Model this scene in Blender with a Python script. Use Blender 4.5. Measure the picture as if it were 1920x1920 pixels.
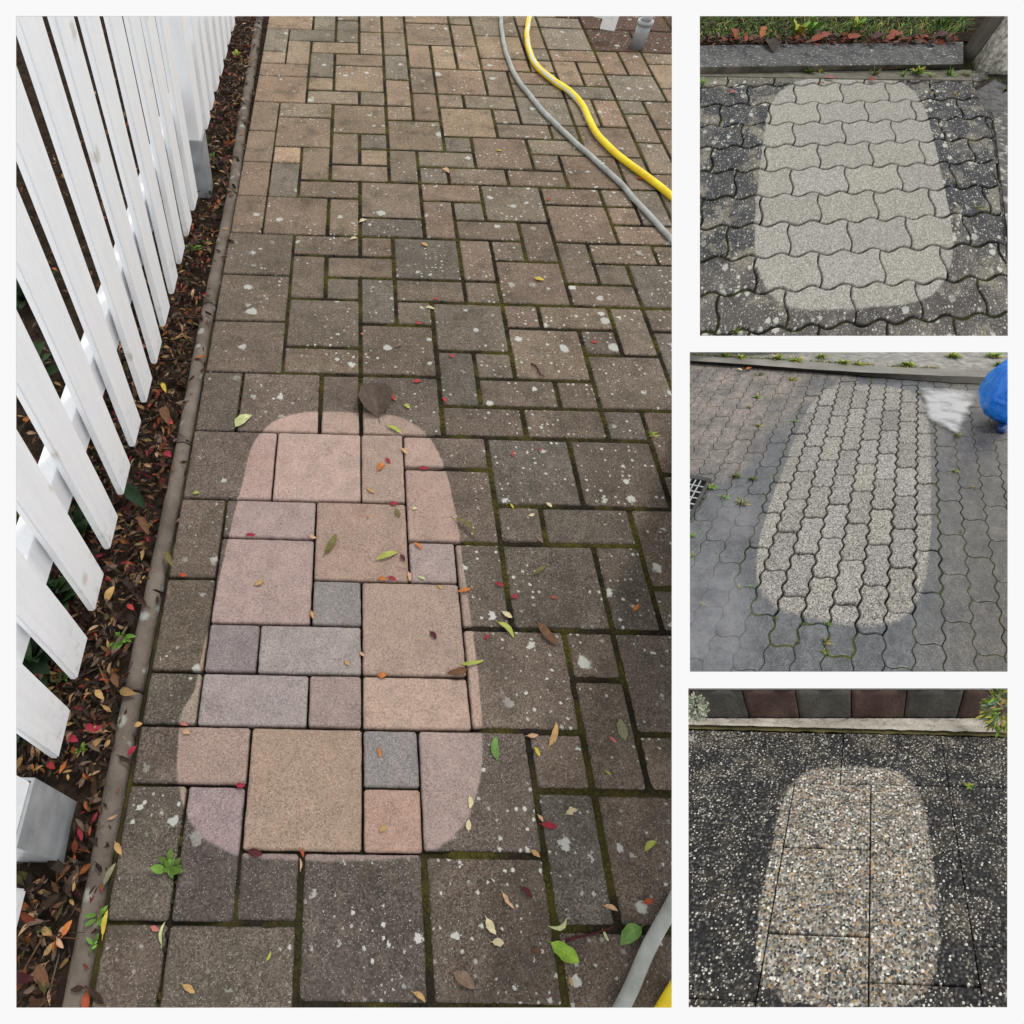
import bpy, bmesh, math, random
from mathutils import Vector, Matrix, noise as mnoise

scene = bpy.context.scene
for o in list(bpy.data.objects):
    bpy.data.objects.remove(o)
COL = scene.collection
RNG = random.Random(7)
S = 0.1                                   # one paving module is 10 cm

# ------------------------------------------------------------------ camera
FPX, CX, CY, PIX = 1207.75, 645.0, 960.0, 1920.0
PITCH, ROLL, YAW = 0.979503, -0.0457800, -0.0269156
CAM = Vector((-0.600299, -1.240078, 11.854740)) * S
cp, sp, cyw, syw = math.cos(PITCH), math.sin(PITCH), math.cos(YAW), math.sin(YAW)
_r = Vector((cyw, syw, 0)); _fh = Vector((-syw, cyw, 0)); _up = Vector((0, 0, 1))
FWD = cp * _fh - sp * _up
_d = -(sp * _fh + cp * _up)
RIGHT = math.cos(ROLL) * _r + math.sin(ROLL) * _d
DOWN = -math.sin(ROLL) * _r + math.cos(ROLL) * _d
cd = bpy.data.cameras.new("camera")
cam = bpy.data.objects.new("camera", cd)
COL.objects.link(cam)
rot = Matrix((RIGHT, -DOWN, -FWD)).transposed()
cam.matrix_world = Matrix.Translation(CAM) @ rot.to_4x4()
cd.sensor_fit = 'HORIZONTAL'
cd.sensor_width = 36.0
cd.lens = FPX / PIX * 36.0
cd.shift_x = (PIX / 2 - CX) / PIX
cd.clip_start, cd.clip_end = 0.02, 200.0
scene.camera = cam

# ------------------------------------------------------------------ sky, sun, exposure: bright white overcast
SUN_DIR = Vector((0.30, 0.46, 0.83)).normalized()
world = bpy.data.worlds.new("World")
scene.world = world
world.use_nodes = True
wt = world.node_tree
wt.nodes.clear()
wo = wt.nodes.new("ShaderNodeOutputWorld")
cloud = wt.nodes.new("ShaderNodeBackground")
cloud.inputs[0].default_value = (1.0, 1.0, 1.0, 1)
cloud.inputs[1].default_value = 0.965
sky = wt.nodes.new("ShaderNodeTexSky")
sky.sky_type = 'NISHITA'
sky.sun_disc = False
sky.sun_elevation = math.asin(SUN_DIR.z)
sky.sun_rotation = math.atan2(SUN_DIR.x, SUN_DIR.y)
clear = wt.nodes.new("ShaderNodeBackground")
clear.inputs[1].default_value = 0.06
wt.links.new(sky.outputs[0], clear.inputs[0])
wm = wt.nodes.new("ShaderNodeMixShader")
wm.inputs[0].default_value = 0.02           # a closed cloud cover, almost nothing of the blue shows through
wt.links.new(cloud.outputs[0], wm.inputs[1])
wt.links.new(clear.outputs[0], wm.inputs[2])
wt.links.new(wm.outputs[0], wo.inputs[0])
sl = bpy.data.lights.new("sun", 'SUN')
sl.energy = 1.6
sl.angle = math.radians(10)
sl.color = (1.0, 0.965, 0.91)
so = bpy.data.objects.new("sun", sl)
COL.objects.link(so)
so.rotation_euler = (-SUN_DIR).to_track_quat('-Z', 'Y').to_euler()
scene.view_settings.view_transform = 'Standard'
scene.view_settings.look = 'None'
scene.view_settings.exposure = 0.0
scene.view_settings.gamma = 1.0
scene.render.engine = 'CYCLES'

# ------------------------------------------------------------------ the four plots of ground
def ray(px, py):
    return RIGHT * ((px - CX) / FPX) + DOWN * ((py - CY) / FPX) + FWD

class Plot:
    """A flat plot of ground with its own grid (u, v), its up direction N and the straight edges where it is cut off."""
    def __init__(self, O, U, V, rect):
        self.O, self.U, self.V = O, U, V
        self.N = U.cross(V).normalized()
        x0, y0, x1, y1 = rect
        self.rect = rect
        a, b, c, d = ray(x0, y0), ray(x1, y0), ray(x1, y1), ray(x0, y1)
        self.edges = []
        mid = ray((x0 + x1) / 2, (y0 + y1) / 2)
        for p, q in ((a, b), (b, c), (c, d), (d, a)):
            n = p.cross(q).normalized()
            if n.dot(mid) > 0:
                n = -n
            self.edges.append(n)
        g11, g12, g22 = U.dot(U), U.dot(V), V.dot(V)
        self._g = (g11, g12, g22, g11 * g22 - g12 * g12)
    def P(self, u, v, h=0.0):
        return self.O + self.U * u + self.V * v + self.N * h
    def uv(self, p):
        d = p - self.O
        a, b = d.dot(self.U), d.dot(self.V)
        g11, g12, g22, D = self._g
        return (a * g22 - b * g12) / D, (b * g11 - a * g12) / D
    def at(self, px, py, h=0.0):
        d = ray(px, py)
        t = (self.O + self.N * h - CAM).dot(self.N) / d.dot(self.N)
        return CAM + d * t
    def guv(self, px, py):
        return self.uv(self.at(px, py))
    def mpp(self, px, py):
        """metres on the spot that one pixel of the photograph spans"""
        return (self.at(px, py) - CAM).dot(FWD) / FPX
    def rise(self, px, py, dy):
        """height above (px, py) that stands dy pixels tall"""
        b = self.at(px, py)
        e = 0.01
        q = b + self.N * e - CAM
        y1 = CY + FPX * q.dot(DOWN) / q.dot(FWD)
        return e * dy / max(1e-6, (py - y1))
    def quad(self, m=0.0):
        x0, y0, x1, y1 = self.rect
        return [self.guv(x0 - m, y1 + m), self.guv(x1 + m, y1 + m), self.guv(x1 + m, y0 - m), self.guv(x0 - m, y0 - m)]

def from_cam(a, b, c, s, rect):
    w = lambda t: (RIGHT * t[0] + DOWN * t[1] + FWD * t[2]) * (S * s)
    return Plot(CAM + w(c), w(a), w(b), rect)

YARD = Plot(Vector((0, 0, 0)), Vector((S, 0, 0)), Vector((0, S, 0)), (30, 30, 1260, 1890))
WAVE = from_cam((.02828, -.00271, .00323), (.0201, -.03845, .0275), (.24132, -.24037, .36256), 73.4, (1312, 30, 1890, 630))
BONE = from_cam((.03534, .00557, -.01351), (.05554, -.04101, .06188), (.43634, .08182, .70094), 13.6, (1293, 660, 1890, 1260))
SLAB = from_cam((.05006, -.00037, -.00378), (.04584, -.01593, .0555), (.31414, .18848, .44885), 14.2, (1290, 1290, 1890, 1890))

# ------------------------------------------------------------------ object helpers
def tag(o, label=None, cat=None, group=None, kind=None):
    if label: o["label"] = label
    if cat: o["category"] = cat
    if group: o["group"] = group
    if kind: o["kind"] = kind
    return o

def new_bm():
    bm = bmesh.new()
    bm.loops.layers.uv.new("uv")
    bm.loops.layers.float_color.new("tone")
    return bm

def trim(bm, plot):
    """cut everything that reaches over the straight edges of its plot"""
    for n in plot.edges:
        geom = bm.verts[:] + bm.edges[:] + bm.faces[:]
        r = bmesh.ops.bisect_plane(bm, geom=geom, plane_co=CAM - n * .0004, plane_no=n, clear_outer=True, dist=1e-6)
        cut = [e for e in r['geom_cut'] if isinstance(e, bmesh.types.BMEdge) and e.is_valid and e.is_boundary]
        if cut and len(cut) < 20000:
            try:
                bmesh.ops.holes_fill(bm, edges=cut, sides=0)
            except Exception:
                pass

def mk(name, bm, mats, parent=None, loc=None, plot=None, smooth=False, cap=True):
    if plot is not None:
        trim(bm, plot)
    if len(bm.verts) == 0:
        bm.free()
        return None
    base = parent.location.copy() if parent is not None and loc is None else (Vector(loc) if loc is not None else Vector((0, 0, 0)))
    for v in bm.verts:
        v.co -= base
    me = bpy.data.meshes.new(name)
    bm.to_mesh(me)
    bm.free()
    for m in (mats if isinstance(mats, (list, tuple)) else [mats]):
        me.materials.append(m)
    if smooth:
        me.polygons.foreach_set("use_smooth", [True] * len(me.polygons))
    o = bpy.data.objects.new(name, me)
    COL.objects.link(o)
    if parent is not None:
        o.parent = parent
        if getattr(parent, 'type', '') == 'MESH' or parent.parent is not None:
            pass
    else:
        o.location = base
    return o

def thing(name, loc, label, cat, group=None):
    o = bpy.data.objects.new(name, None)
    o.empty_display_size = 0.05
    COL.objects.link(o)
    o.location = loc
    return tag(o, label, cat, group)

def face(bm, pts, tone=(1, 1, 1, 1), uvs=None, mi=0, smooth=False):
    vs = [bm.verts.new(p) for p in pts]
    try:
        f = bm.faces.new(vs)
    except ValueError:
        return None
    paint(bm, f, tone, uvs)
    f.material_index = mi
    f.smooth = smooth
    return f

def paint(bm, f, tone, uvs=None):
    lu, lc = bm.loops.layers.uv.active, bm.loops.layers.float_color.active
    for i, l in enumerate(f.loops):
        l[lc] = tone if len(tone) == 4 else (*tone, 1)
        if uvs is not None:
            l[lu].uv = uvs[i]

def lin(c):
    def g(x):
        x /= 255.0
        return x / 12.92 if x <= 0.04045 else ((x + 0.055) / 1.055) ** 2.4
    return tuple(g(x) for x in c)

LIGHT = 1.28                              # what level ground gets here, as a share of a white card
def alb(c):
    return tuple(min(0.88, x / LIGHT) for x in lin(c))

def box(bm, corners8, tone=(1, 1, 1, 1), mi=0):
    """corners8: four base corners counter-clockwise seen from outside top, then the four above them"""
    vs = [bm.verts.new(p) for p in corners8]
    for idx in ((3, 2, 1, 0), (4, 5, 6, 7), (0, 1, 5, 4), (1, 2, 6, 5), (2, 3, 7, 6), (3, 0, 4, 7)):
        f = bm.faces.new([vs[i] for i in idx])
        f.material_index = mi
        paint(bm, f, tone)
    return vs

def bevel(bm, w, seg=2):
    bmesh.ops.bevel(bm, geom=bm.edges[:], offset=w, segments=seg, affect='EDGES', profile=0.6, clamp_overlap=True)

def tube(bm, pts, r, n=12, tone=(1, 1, 1, 1), cap=True):
    rings = []
    up = Vector((0.13, 0.21, 0.97)).normalized()
    lu = bm.loops.layers.uv.active
    ln = 0.0
    lens = []
    for i, p in enumerate(pts):
        t = (pts[min(i + 1, len(pts) - 1)] - pts[max(i - 1, 0)]).normalized()
        a = t.cross(up).normalized()
        b = a.cross(t)
        rr = r(i / (len(pts) - 1)) if callable(r) else r
        rings.append([bm.verts.new(p + (a * math.cos(2 * math.pi * k / n) + b * math.sin(2 * math.pi * k / n)) * rr) for k in range(n)])
        if i: ln += (pts[i] - pts[i - 1]).length
        lens.append(ln)
    for i in range(len(pts) - 1):
        for k in range(n):
            f = bm.faces.new((rings[i][k], rings[i][(k + 1) % n], rings[i + 1][(k + 1) % n], rings[i + 1][k]))
            f.smooth = True
            paint(bm, f, tone, [(k / n, lens[i] * 10), ((k + 1) / n, lens[i] * 10), ((k + 1) / n, lens[i + 1] * 10), (k / n, lens[i + 1] * 10)])
    if cap:
        bm.faces.new(rings[0][::-1]); bm.faces.new(rings[-1])

def spline(pts, k=8):
    out = []
    n = len(pts)
    for i in range(n - 1):
        p0, p1, p2, p3 = pts[max(i - 1, 0)], pts[i], pts[i + 1], pts[min(i + 2, n - 1)]
        for j in range(k):
            t = j / k
            out.append(0.5 * ((2 * p1) + (p2 - p0) * t + (2 * p0 - 5 * p1 + 4 * p2 - p3) * t * t + (3 * p1 - p0 - 3 * p2 + p3) * t ** 3))
    out.append(pts[-1])
    return out

# ------------------------------------------------------------------ node helpers
class NT:
    def __init__(self, name):
        self.m = bpy.data.materials.new(name)
        self.m.use_nodes = True
        self.t = self.m.node_tree
        self.t.nodes.clear()
        self.out = self.t.nodes.new("ShaderNodeOutputMaterial")
    def n(self, kind, **kw):
        nd = self.t.nodes.new("ShaderNode" + kind)
        for k, v in kw.items():
            setattr(nd, k, v)
        return nd
    def put(self, sock, v):
        if isinstance(v, bpy.types.NodeSocket):
            self.t.links.new(v, sock)
        elif isinstance(v, (tuple, list)):
            sock.default_value = (*v, 1) if len(v) == 3 and len(sock.default_value) == 4 else v
        else:
            sock.default_value = v
    def math(self, op, a, b=0.0, c=None, clamp=False):
        nd = self.n("Math", operation=op, use_clamp=clamp)
        self.put(nd.inputs[0], a); self.put(nd.inputs[1], b)
        if c is not None: self.put(nd.inputs[2], c)
        return nd.outputs[0]
    def mix(self, fac, a, b, mode='MIX'):
        nd = self.n("Mix", data_type='RGBA', blend_type=mode)
        self.put(nd.inputs[0], fac); self.put(nd.inputs[6], a); self.put(nd.inputs[7], b)
        return nd.outputs[2]
    def fmix(self, fac, a, b):
        nd = self.n("Mix", data_type='FLOAT')
        self.put(nd.inputs[0], fac); self.put(nd.inputs[2], a); self.put(nd.inputs[3], b)
        return nd.outputs[0]
    def noise(self, vec, scale, detail=3.0, rough=0.55, dist=0.0, color=False):
        nd = self.n("TexNoise")
        self.put(nd.inputs['Vector'], vec)
        nd.inputs['Scale'].default_value = scale
        nd.inputs['Detail'].default_value = detail
        nd.inputs['Roughness'].default_value = rough
        nd.inputs['Distortion'].default_value = dist
        return nd.outputs['Color'] if color else nd.outputs['Fac']
    def voro(self, vec, scale, rnd=1.0, feature='F1', dim='2D'):
        nd = self.n("TexVoronoi", voronoi_dimensions=dim, feature=feature)
        self.put(nd.inputs['Vector'], vec)
        nd.inputs['Scale'].default_value = scale
        nd.inputs['Randomness'].default_value = rnd
        return nd
    def step(self, x, lo, hi):
        nd = self.n("MapRange", interpolation_type='SMOOTHSTEP', clamp=True)
        self.put(nd.inputs[0], x); self.put(nd.inputs[1], lo); self.put(nd.inputs[2], hi)
        return nd.outputs[0]
    def ramp(self, fac, stops, const=False):
        nd = self.n("ValToRGB")
        if const: nd.color_ramp.interpolation = 'CONSTANT'
        el = nd.color_ramp.elements
        while len(el) < len(stops): el.new(0.5)
        for e, (p, c) in zip(el, stops):
            e.position = p; e.color = (*c, 1)
        self.put(nd.inputs[0], fac)
        return nd.outputs[0]
    def sep(self, vec):
        nd = self.n("SeparateXYZ"); self.put(nd.inputs[0], vec)
        return nd.outputs
    def rgbsep(self, c):
        nd = self.n("SeparateColor"); self.put(nd.inputs[0], c)
        return nd.outputs
    def vadd(self, a, b, scale=None):
        if scale is not None:
            s = self.n("VectorMath", operation='SCALE'); self.put(s.inputs[0], b); s.inputs['Scale'].default_value = scale
            b = s.outputs[0]
        nd = self.n("VectorMath", operation='ADD'); self.put(nd.inputs[0], a); self.put(nd.inputs[1], b)
        return nd.outputs[0]
    def uv(self):
        return self.n("UVMap", uv_map="uv").outputs[0]
    def obj(self):
        return self.n("TexCoord").outputs['Object']
    def pos(self):
        return self.n("NewGeometry").outputs['Position']
    def tone(self):
        return self.n("Attribute", attribute_name="tone").outputs['Color']
    def bump(self, h, strength=0.3, dist=0.002):
        nd = self.n("Bump"); self.put(nd.inputs['Height'], h)
        nd.inputs['Strength'].default_value = strength
        nd.inputs['Distance'].default_value = dist
        return nd.outputs[0]
    def pbsdf(self, col, rough=0.8, spec=0.3, normal=None, **kw):
        b = self.n("BsdfPrincipled")
        self.put(b.inputs['Base Color'], col)
        self.put(b.inputs['Roughness'], rough)
        self.put(b.inputs['Specular IOR Level'], spec)
        if normal is not None: self.put(b.inputs['Normal'], normal)
        for k, v in kw.items():
            self.put(b.inputs[k], v)
        return b.outputs[0]
    def end(self, sh):
        self.t.links.new(sh, self.out.inputs[0])
        return self.m

def clean_mask(t, uv, M, p=4.0, soft=0.02, wob=0.03, wscale=3.0, notch=0.0):
    """1 inside the washed patch: a rounded, slightly tapered area of the paving's own grid"""
    uc, uk, w, wk, vc, hv = M
    u, v, _ = t.sep(uv)
    if notch:
        k = t.math('MULTIPLY', t.step(v, 2.15, 2.75), t.math('SUBTRACT', 1.0, t.step(v, 7.2, 9.0)))
        u = t.math('SUBTRACT', u, t.math('MULTIPLY', t.math('MULTIPLY', k, notch), t.math('LESS_THAN', u, -1.5)))
    dv = t.math('SUBTRACT', v, vc)
    x = t.math('DIVIDE', t.math('SUBTRACT', u, t.math('MULTIPLY_ADD', dv, uk, uc)), t.math('MULTIPLY_ADD', dv, wk, w))
    y = t.math('DIVIDE', dv, hv)
    r = t.math('ADD', t.math('POWER', t.math('ABSOLUTE', x), p), t.math('POWER', t.math('ABSOLUTE', y), p))
    r = t.math('POWER', r, 1.0 / p)
    r = t.math('ADD', r, t.math('MULTIPLY', t.math('SUBTRACT', t.noise(uv, wscale, 4.0), 0.5), wob))
    return t.math('SUBTRACT', 1.0, t.step(r, 1.0 - soft, 1.0 + soft))

def in_mask(M, u, v, p=4.0):
    uc, uk, w, wk, vc, hv = M
    dv = v - vc
    return (abs((u - uc - uk * dv) / (w + wk * dv)) ** p + abs(dv / hv) ** p) ** (1 / p)

def spots(t, uv, scale, rmin, rmax, keep, seed=0.0, rag=0.35):
    """ragged pale blotches: lichen and bird-droppings, keep = share of cells that carry one"""
    off = t.vadd(uv, (seed * 7.31, seed * 3.77, 0.0))
    warp = t.vadd(off, t.noise(off, scale * 5.0, 3.0, 0.7, color=True), rag / scale)
    vo = t.voro(warp, scale)
    rr, gg, bb = t.rgbsep(vo.outputs['Color'])[:3]
    rad = t.math('MULTIPLY_ADD', t.math('POWER', gg, 2.5), rmax - rmin, rmin)
    hit = t.math('LESS_THAN', rr, keep)
    inside = t.math('SUBTRACT', 1.0, t.step(t.math('DIVIDE', vo.outputs['Distance'], rad), 0.75, 1.1))
    return t.math('MULTIPLY', inside, hit)

M_YARD = (-.494, .025, 2.665, -.055, 4.79, 4.903)
M_WAVE = (1.591, .005, 1.69, .002, -2.069, 2.245)
M_BONE = (2.103, .01, 2.21, -.002, 3.728, 4.119)
M_SLAB = (.777, -.006, .91, -.006, -1.17, 1.469)

def yard_stone():
    t = NT("weathered_concrete_paver")
    uv = t.uv()
    m = clean_mask(t, uv, M_YARD, soft=0.007, wob=0.020, wscale=2.6, notch=.20)
    tone = t.tone()
    fine = t.voro(uv, 44.0)
    fr, fg, fb = t.rgbsep(fine.outputs['Color'])[:3]
    gv = t.math('MULTIPLY_ADD', t.noise(uv, .8, 2.0), 1.4, 0.15)
    grain = t.math('ADD', 1.0, t.math('MULTIPLY', t.math('SUBTRACT', fr, .5), gv))
    big = t.noise(uv, 1.3, 5.0, 0.62)
    clean = t.mix(1.0, tone, t.ramp(t.noise(uv, 2.4, 4.0), [(0.3, (.86, .86, .86)), (0.7, (1.1, 1.08, 1.06))]), 'MULTIPLY')
    clean = t.mix(1.0, clean, t.n("CombineColor").outputs[0] if False else t.ramp(grain, [(0.52, (.74, .74, .74)), (1.0, (1.18, 1.18, 1.18))]), 'MULTIPLY')
    gcol = t.n("CombineXYZ")
    for i in range(3): t.put(gcol.inputs[i], grain)
    # aged film: how thick it lies is set per paver in the tone's alpha
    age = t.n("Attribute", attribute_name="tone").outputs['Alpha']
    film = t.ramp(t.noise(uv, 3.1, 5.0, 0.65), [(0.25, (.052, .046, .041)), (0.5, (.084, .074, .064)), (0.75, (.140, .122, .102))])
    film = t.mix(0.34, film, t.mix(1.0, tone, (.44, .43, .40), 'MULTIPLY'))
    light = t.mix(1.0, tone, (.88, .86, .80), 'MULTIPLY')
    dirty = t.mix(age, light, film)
    dirty = t.mix(1.0, dirty, gcol.outputs[0], 'MULTIPLY')
    dirty = t.mix(t.math('MULTIPLY', t.step(big, 0.48, 0.70), 0.5), dirty, (.056, .052, .037))
    dirty = t.mix(1.0, dirty, t.ramp(t.noise(t.vadd(uv, (9.0, 4.0, 0)), .42, 4.0, .6), [(.3, (.80, .80, .80)), (.7, (1.2, 1.2, 1.2))]), 'MULTIPLY')
    dot = t.math('SUBTRACT', 1.0, t.step(fine.outputs['Distance'], .18, .42))
    s1 = t.math('MULTIPLY', t.math('GREATER_THAN', fg, 0.93), dot)
    dirty = t.mix(t.math('MULTIPLY', s1, 0.75), dirty, (.42, .40, .36))
    patchy = t.step(t.math('ADD', t.noise(uv, 0.55, 2.0), t.math('MULTIPLY', t.sep(uv)[0], .012)), 0.42, 0.60)
    l1 = t.math('MULTIPLY', spots(t, uv, 1.7, .03, .19, .40, 1.0, .5), t.math('MULTIPLY_ADD', patchy, .7, .3))
    l2 = t.math('MULTIPLY', spots(t, uv, 6.5, .06, .26, .42, 2.0, .6), patchy)
    l3 = t.math('MULTIPLY', spots(t, uv, 0.8, .05, .15, .22, 3.0, .2), 0.75)
    dirty = t.mix(t.math('MULTIPLY', l1, .85), dirty, (.54, .54, .50))
    dirty = t.mix(t.math('MULTIPLY', l2, .85), dirty, (.58, .57, .53))
    dirty = t.mix(l3, dirty, (.50, .51, .47))
    s2 = t.math('MULTIPLY', t.math('GREATER_THAN', fb, 0.88), dot)
    clean = t.mix(t.math('MULTIPLY', s2, 0.55), clean, (.62, .56, .50))
    stain = t.step(t.noise(t.vadd(uv, (2.2, 6.1, 0)), 1.1, 5.0, .65), .54, .72)
    clean = t.mix(t.math('MULTIPLY', stain, .38), clean, t.mix(1.0, clean, (.72, .58, .48), 'MULTIPLY'))
    chip = t.step(t.noise(uv, 5.5, 4.0, .7), .66, .70)
    clean = t.mix(t.math('MULTIPLY', chip, .35), clean, t.mix(1.0, clean, (.62, .60, .58), 'MULTIPLY'))
    s3 = t.math('LESS_THAN', fb, 0.05)
    clean = t.mix(t.math('MULTIPLY', s3, 0.35), clean, (.12, .10, .09))
    col = t.mix(m, dirty, clean)
    h = t.math('ADD', t.math('MULTIPLY', fr, 0.5), t.noise(uv, 9.0, 4.0))
    return t.end(t.pbsdf(col, 0.9, 0.12, t.bump(h, 0.6, 0.0016)))

def joint_mat(name, M, moss=(.040, .036, .010), moss2=(.085, .076, .020), soil=(.022, .018, .014), scale=1.0, mossy=0.5):
    t = NT(name)
    uv = t.uv()
    m = clean_mask(t, uv, M, soft=0.03, wob=0.05)
    g = t.mix(t.noise(uv, 9.0 * scale, 4.0), moss, moss2)
    g = t.mix(t.step(t.noise(uv, .9 * scale, 3.0), mossy - 0.12, mossy + 0.16), soil, g)
    g = t.mix(t.math('MULTIPLY', t.step(t.noise(uv, 30 * scale, 2.0), .45, .7), .5), g, t.mix(1.0, g, (1.7, 1.7, 1.4), 'MULTIPLY'))
    col = t.mix(m, g, soil)
    return t.end(t.pbsdf(col, 0.95, 0.05, t.bump(t.noise(uv, 22 * scale, 4.0), 0.8, 0.004)))

def wave_stone():
    t = NT("wavy_concrete_paver")
    uv = t.uv()
    m = clean_mask(t, uv, M_WAVE, soft=0.010, wob=0.035, wscale=5.0)
    fine = t.voro(uv, 78.0)
    fr, fg, fb = t.rgbsep(fine.outputs['Color'])[:3]
    clean = t.ramp(fr, [(0.0, (.165, .160, .142)), (0.35, (.262, .254, .230)), (0.75, (.320, .312, .285)), (1.0, (.46, .45, .415))])
    clean = t.mix(t.math('MULTIPLY', t.step(t.noise(uv, 7.0, 5.0, .7), .58, .74), .55), clean, (.13, .125, .11))
    clean = t.mix(1.0, clean, t.tone(), 'MULTIPLY')
    n1 = t.noise(uv, 2.2, 5.0, .6)
    dirty = t.ramp(n1, [(0.30, (.018, .020, .024)), (0.52, (.040, .041, .044)), (0.70, (.095, .09, .08))])
    u, v, _ = t.sep(uv)
    lower = t.step(v, -3.0, -4.3)
    dirty = t.mix(t.math('MULTIPLY', lower, .75), dirty, t.ramp(n1, [(.3, (.06, .054, .05)), (.7, (.13, .115, .10))]))
    dirty = t.mix(1.0, dirty, t.ramp(fr, [(0, (.6, .6, .6)), (1, (1.5, 1.5, 1.5))]), 'MULTIPLY')
    worn = t.step(t.math('ADD', t.noise(t.vadd(uv, (5.2, 1.3, 0)), 1.7, 5.0, .65), t.math('MULTIPLY', t.math('ABSOLUTE', t.math('SUBTRACT', u, 1.6)), .02)), .55, .66)
    dirty = t.mix(t.math('MULTIPLY', worn, .75), dirty, t.mix(1.0, clean, (.72, .68, .6), 'MULTIPLY'))
    toprow = t.step(v, -.12, .25)
    dirty = t.mix(t.math('MULTIPLY', toprow, .8), dirty, t.mix(1.0, clean, (.55, .53, .46), 'MULTIPLY'))
    zone = t.step(t.noise(uv, 0.8, 2.0), .36, .56)
    dirty = t.mix(t.math('MULTIPLY', t.math('MULTIPLY', spots(t, uv, 8.0, .08, .50, .48, 4.0, .7), zone), .85), dirty, (.47, .47, .42))
    dirty = t.mix(t.math('MULTIPLY', spots(t, uv, 22, .1, .40, .26, 5.0, .6), .8), dirty, (.50, .50, .46))
    dirty = t.mix(t.math('MULTIPLY', t.math('GREATER_THAN', fg, .95), .6), dirty, (.45, .45, .42))
    col = t.mix(m, dirty, clean)
    return t.end(t.pbsdf(col, t.fmix(m, .7, .9), .16, t.bump(t.math('ADD', fr, t.noise(uv, 14, 3.0)), .5, .0014)))

def bone_stone():
    t = NT("dogbone_concrete_paver")
    uv = t.uv()
    m = clean_mask(t, uv, M_BONE, soft=0.015, wob=0.03, wscale=2.0)
    fine = t.voro(uv, 46.0)
    fr, fg, fb = t.rgbsep(fine.outputs['Color'])[:3]
    clean = t.ramp(fr, [(0.0, (.05, .05, .05)), (0.16, (.165, .16, .15)), (0.4, (.255, .245, .23)), (0.8, (.325, .31, .29)), (1.0, (.52, .50, .47))])
    clean = t.mix(1.0, clean, t.tone(), 'MULTIPLY')
    u, v, _ = t.sep(uv)
    # side of the patch: the left half is sandy and dry, the right half dark and soaked
    n1 = t.noise(uv, .7, 5.0, .6)
    wet = t.ramp(n1, [(.3, (.055, .060, .068)), (.7, (.115, .12, .128))])
    side = t.math('ADD', t.math('MULTIPLY_ADD', u, -.24, .10), t.math('MULTIPLY_ADD', v, .12, -.45))
    side = t.math('ADD', side, t.math('MULTIPLY', t.math('SUBTRACT', n1, .5), 1.2))
    sandy = t.step(side, .25, .75)
    rosy = t.ramp(t.noise(uv, 1.1, 4.0), [(.35, (.145, .135, .125)), (.55, (.21, .19, .175)), (.74, (.27, .215, .197))])
    dirty = t.mix(sandy, wet, rosy)
    brown = t.math('MULTIPLY', t.step(t.math('MULTIPLY_ADD', n1, 2.0, u), 4.6, 6.6), .75)
    dirty = t.mix(brown, dirty, t.ramp(n1, [(.3, (.048, .043, .035)), (.7, (.11, .098, .08))]))
    mar = t.noise(t.vadd(uv, (3.3, 8.1, 0)), 4.2, 6.0, .75)
    dirty = t.mix(1.0, dirty, t.ramp(mar, [(.32, (.56, .56, .57)), (.68, (1.38, 1.36, 1.32))]), 'MULTIPLY')
    dirty = t.mix(1.0, dirty, t.ramp(fr, [(0, (.66, .66, .66)), (1, (1.4, 1.4, 1.4))]), 'MULTIPLY')
    dirty = t.mix(t.math('MULTIPLY', t.math('MULTIPLY', t.math('GREATER_THAN', fg, .965), t.math('SUBTRACT', 1.0, t.step(fine.outputs['Distance'], .15, .4))), .6), dirty, (.42, .42, .40))
    col = t.mix(m, dirty, clean)
    rough = t.fmix(m, t.fmix(sandy, .34, .7), .88)
    return t.end(t.pbsdf(col, rough, t.fmix(m, t.fmix(sandy, .40, .15), .12), t.bump(t.math('ADD', t.math('MULTIPLY', fr, .7), t.noise(uv, 5, 3.0)), .4, .0012)))

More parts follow.
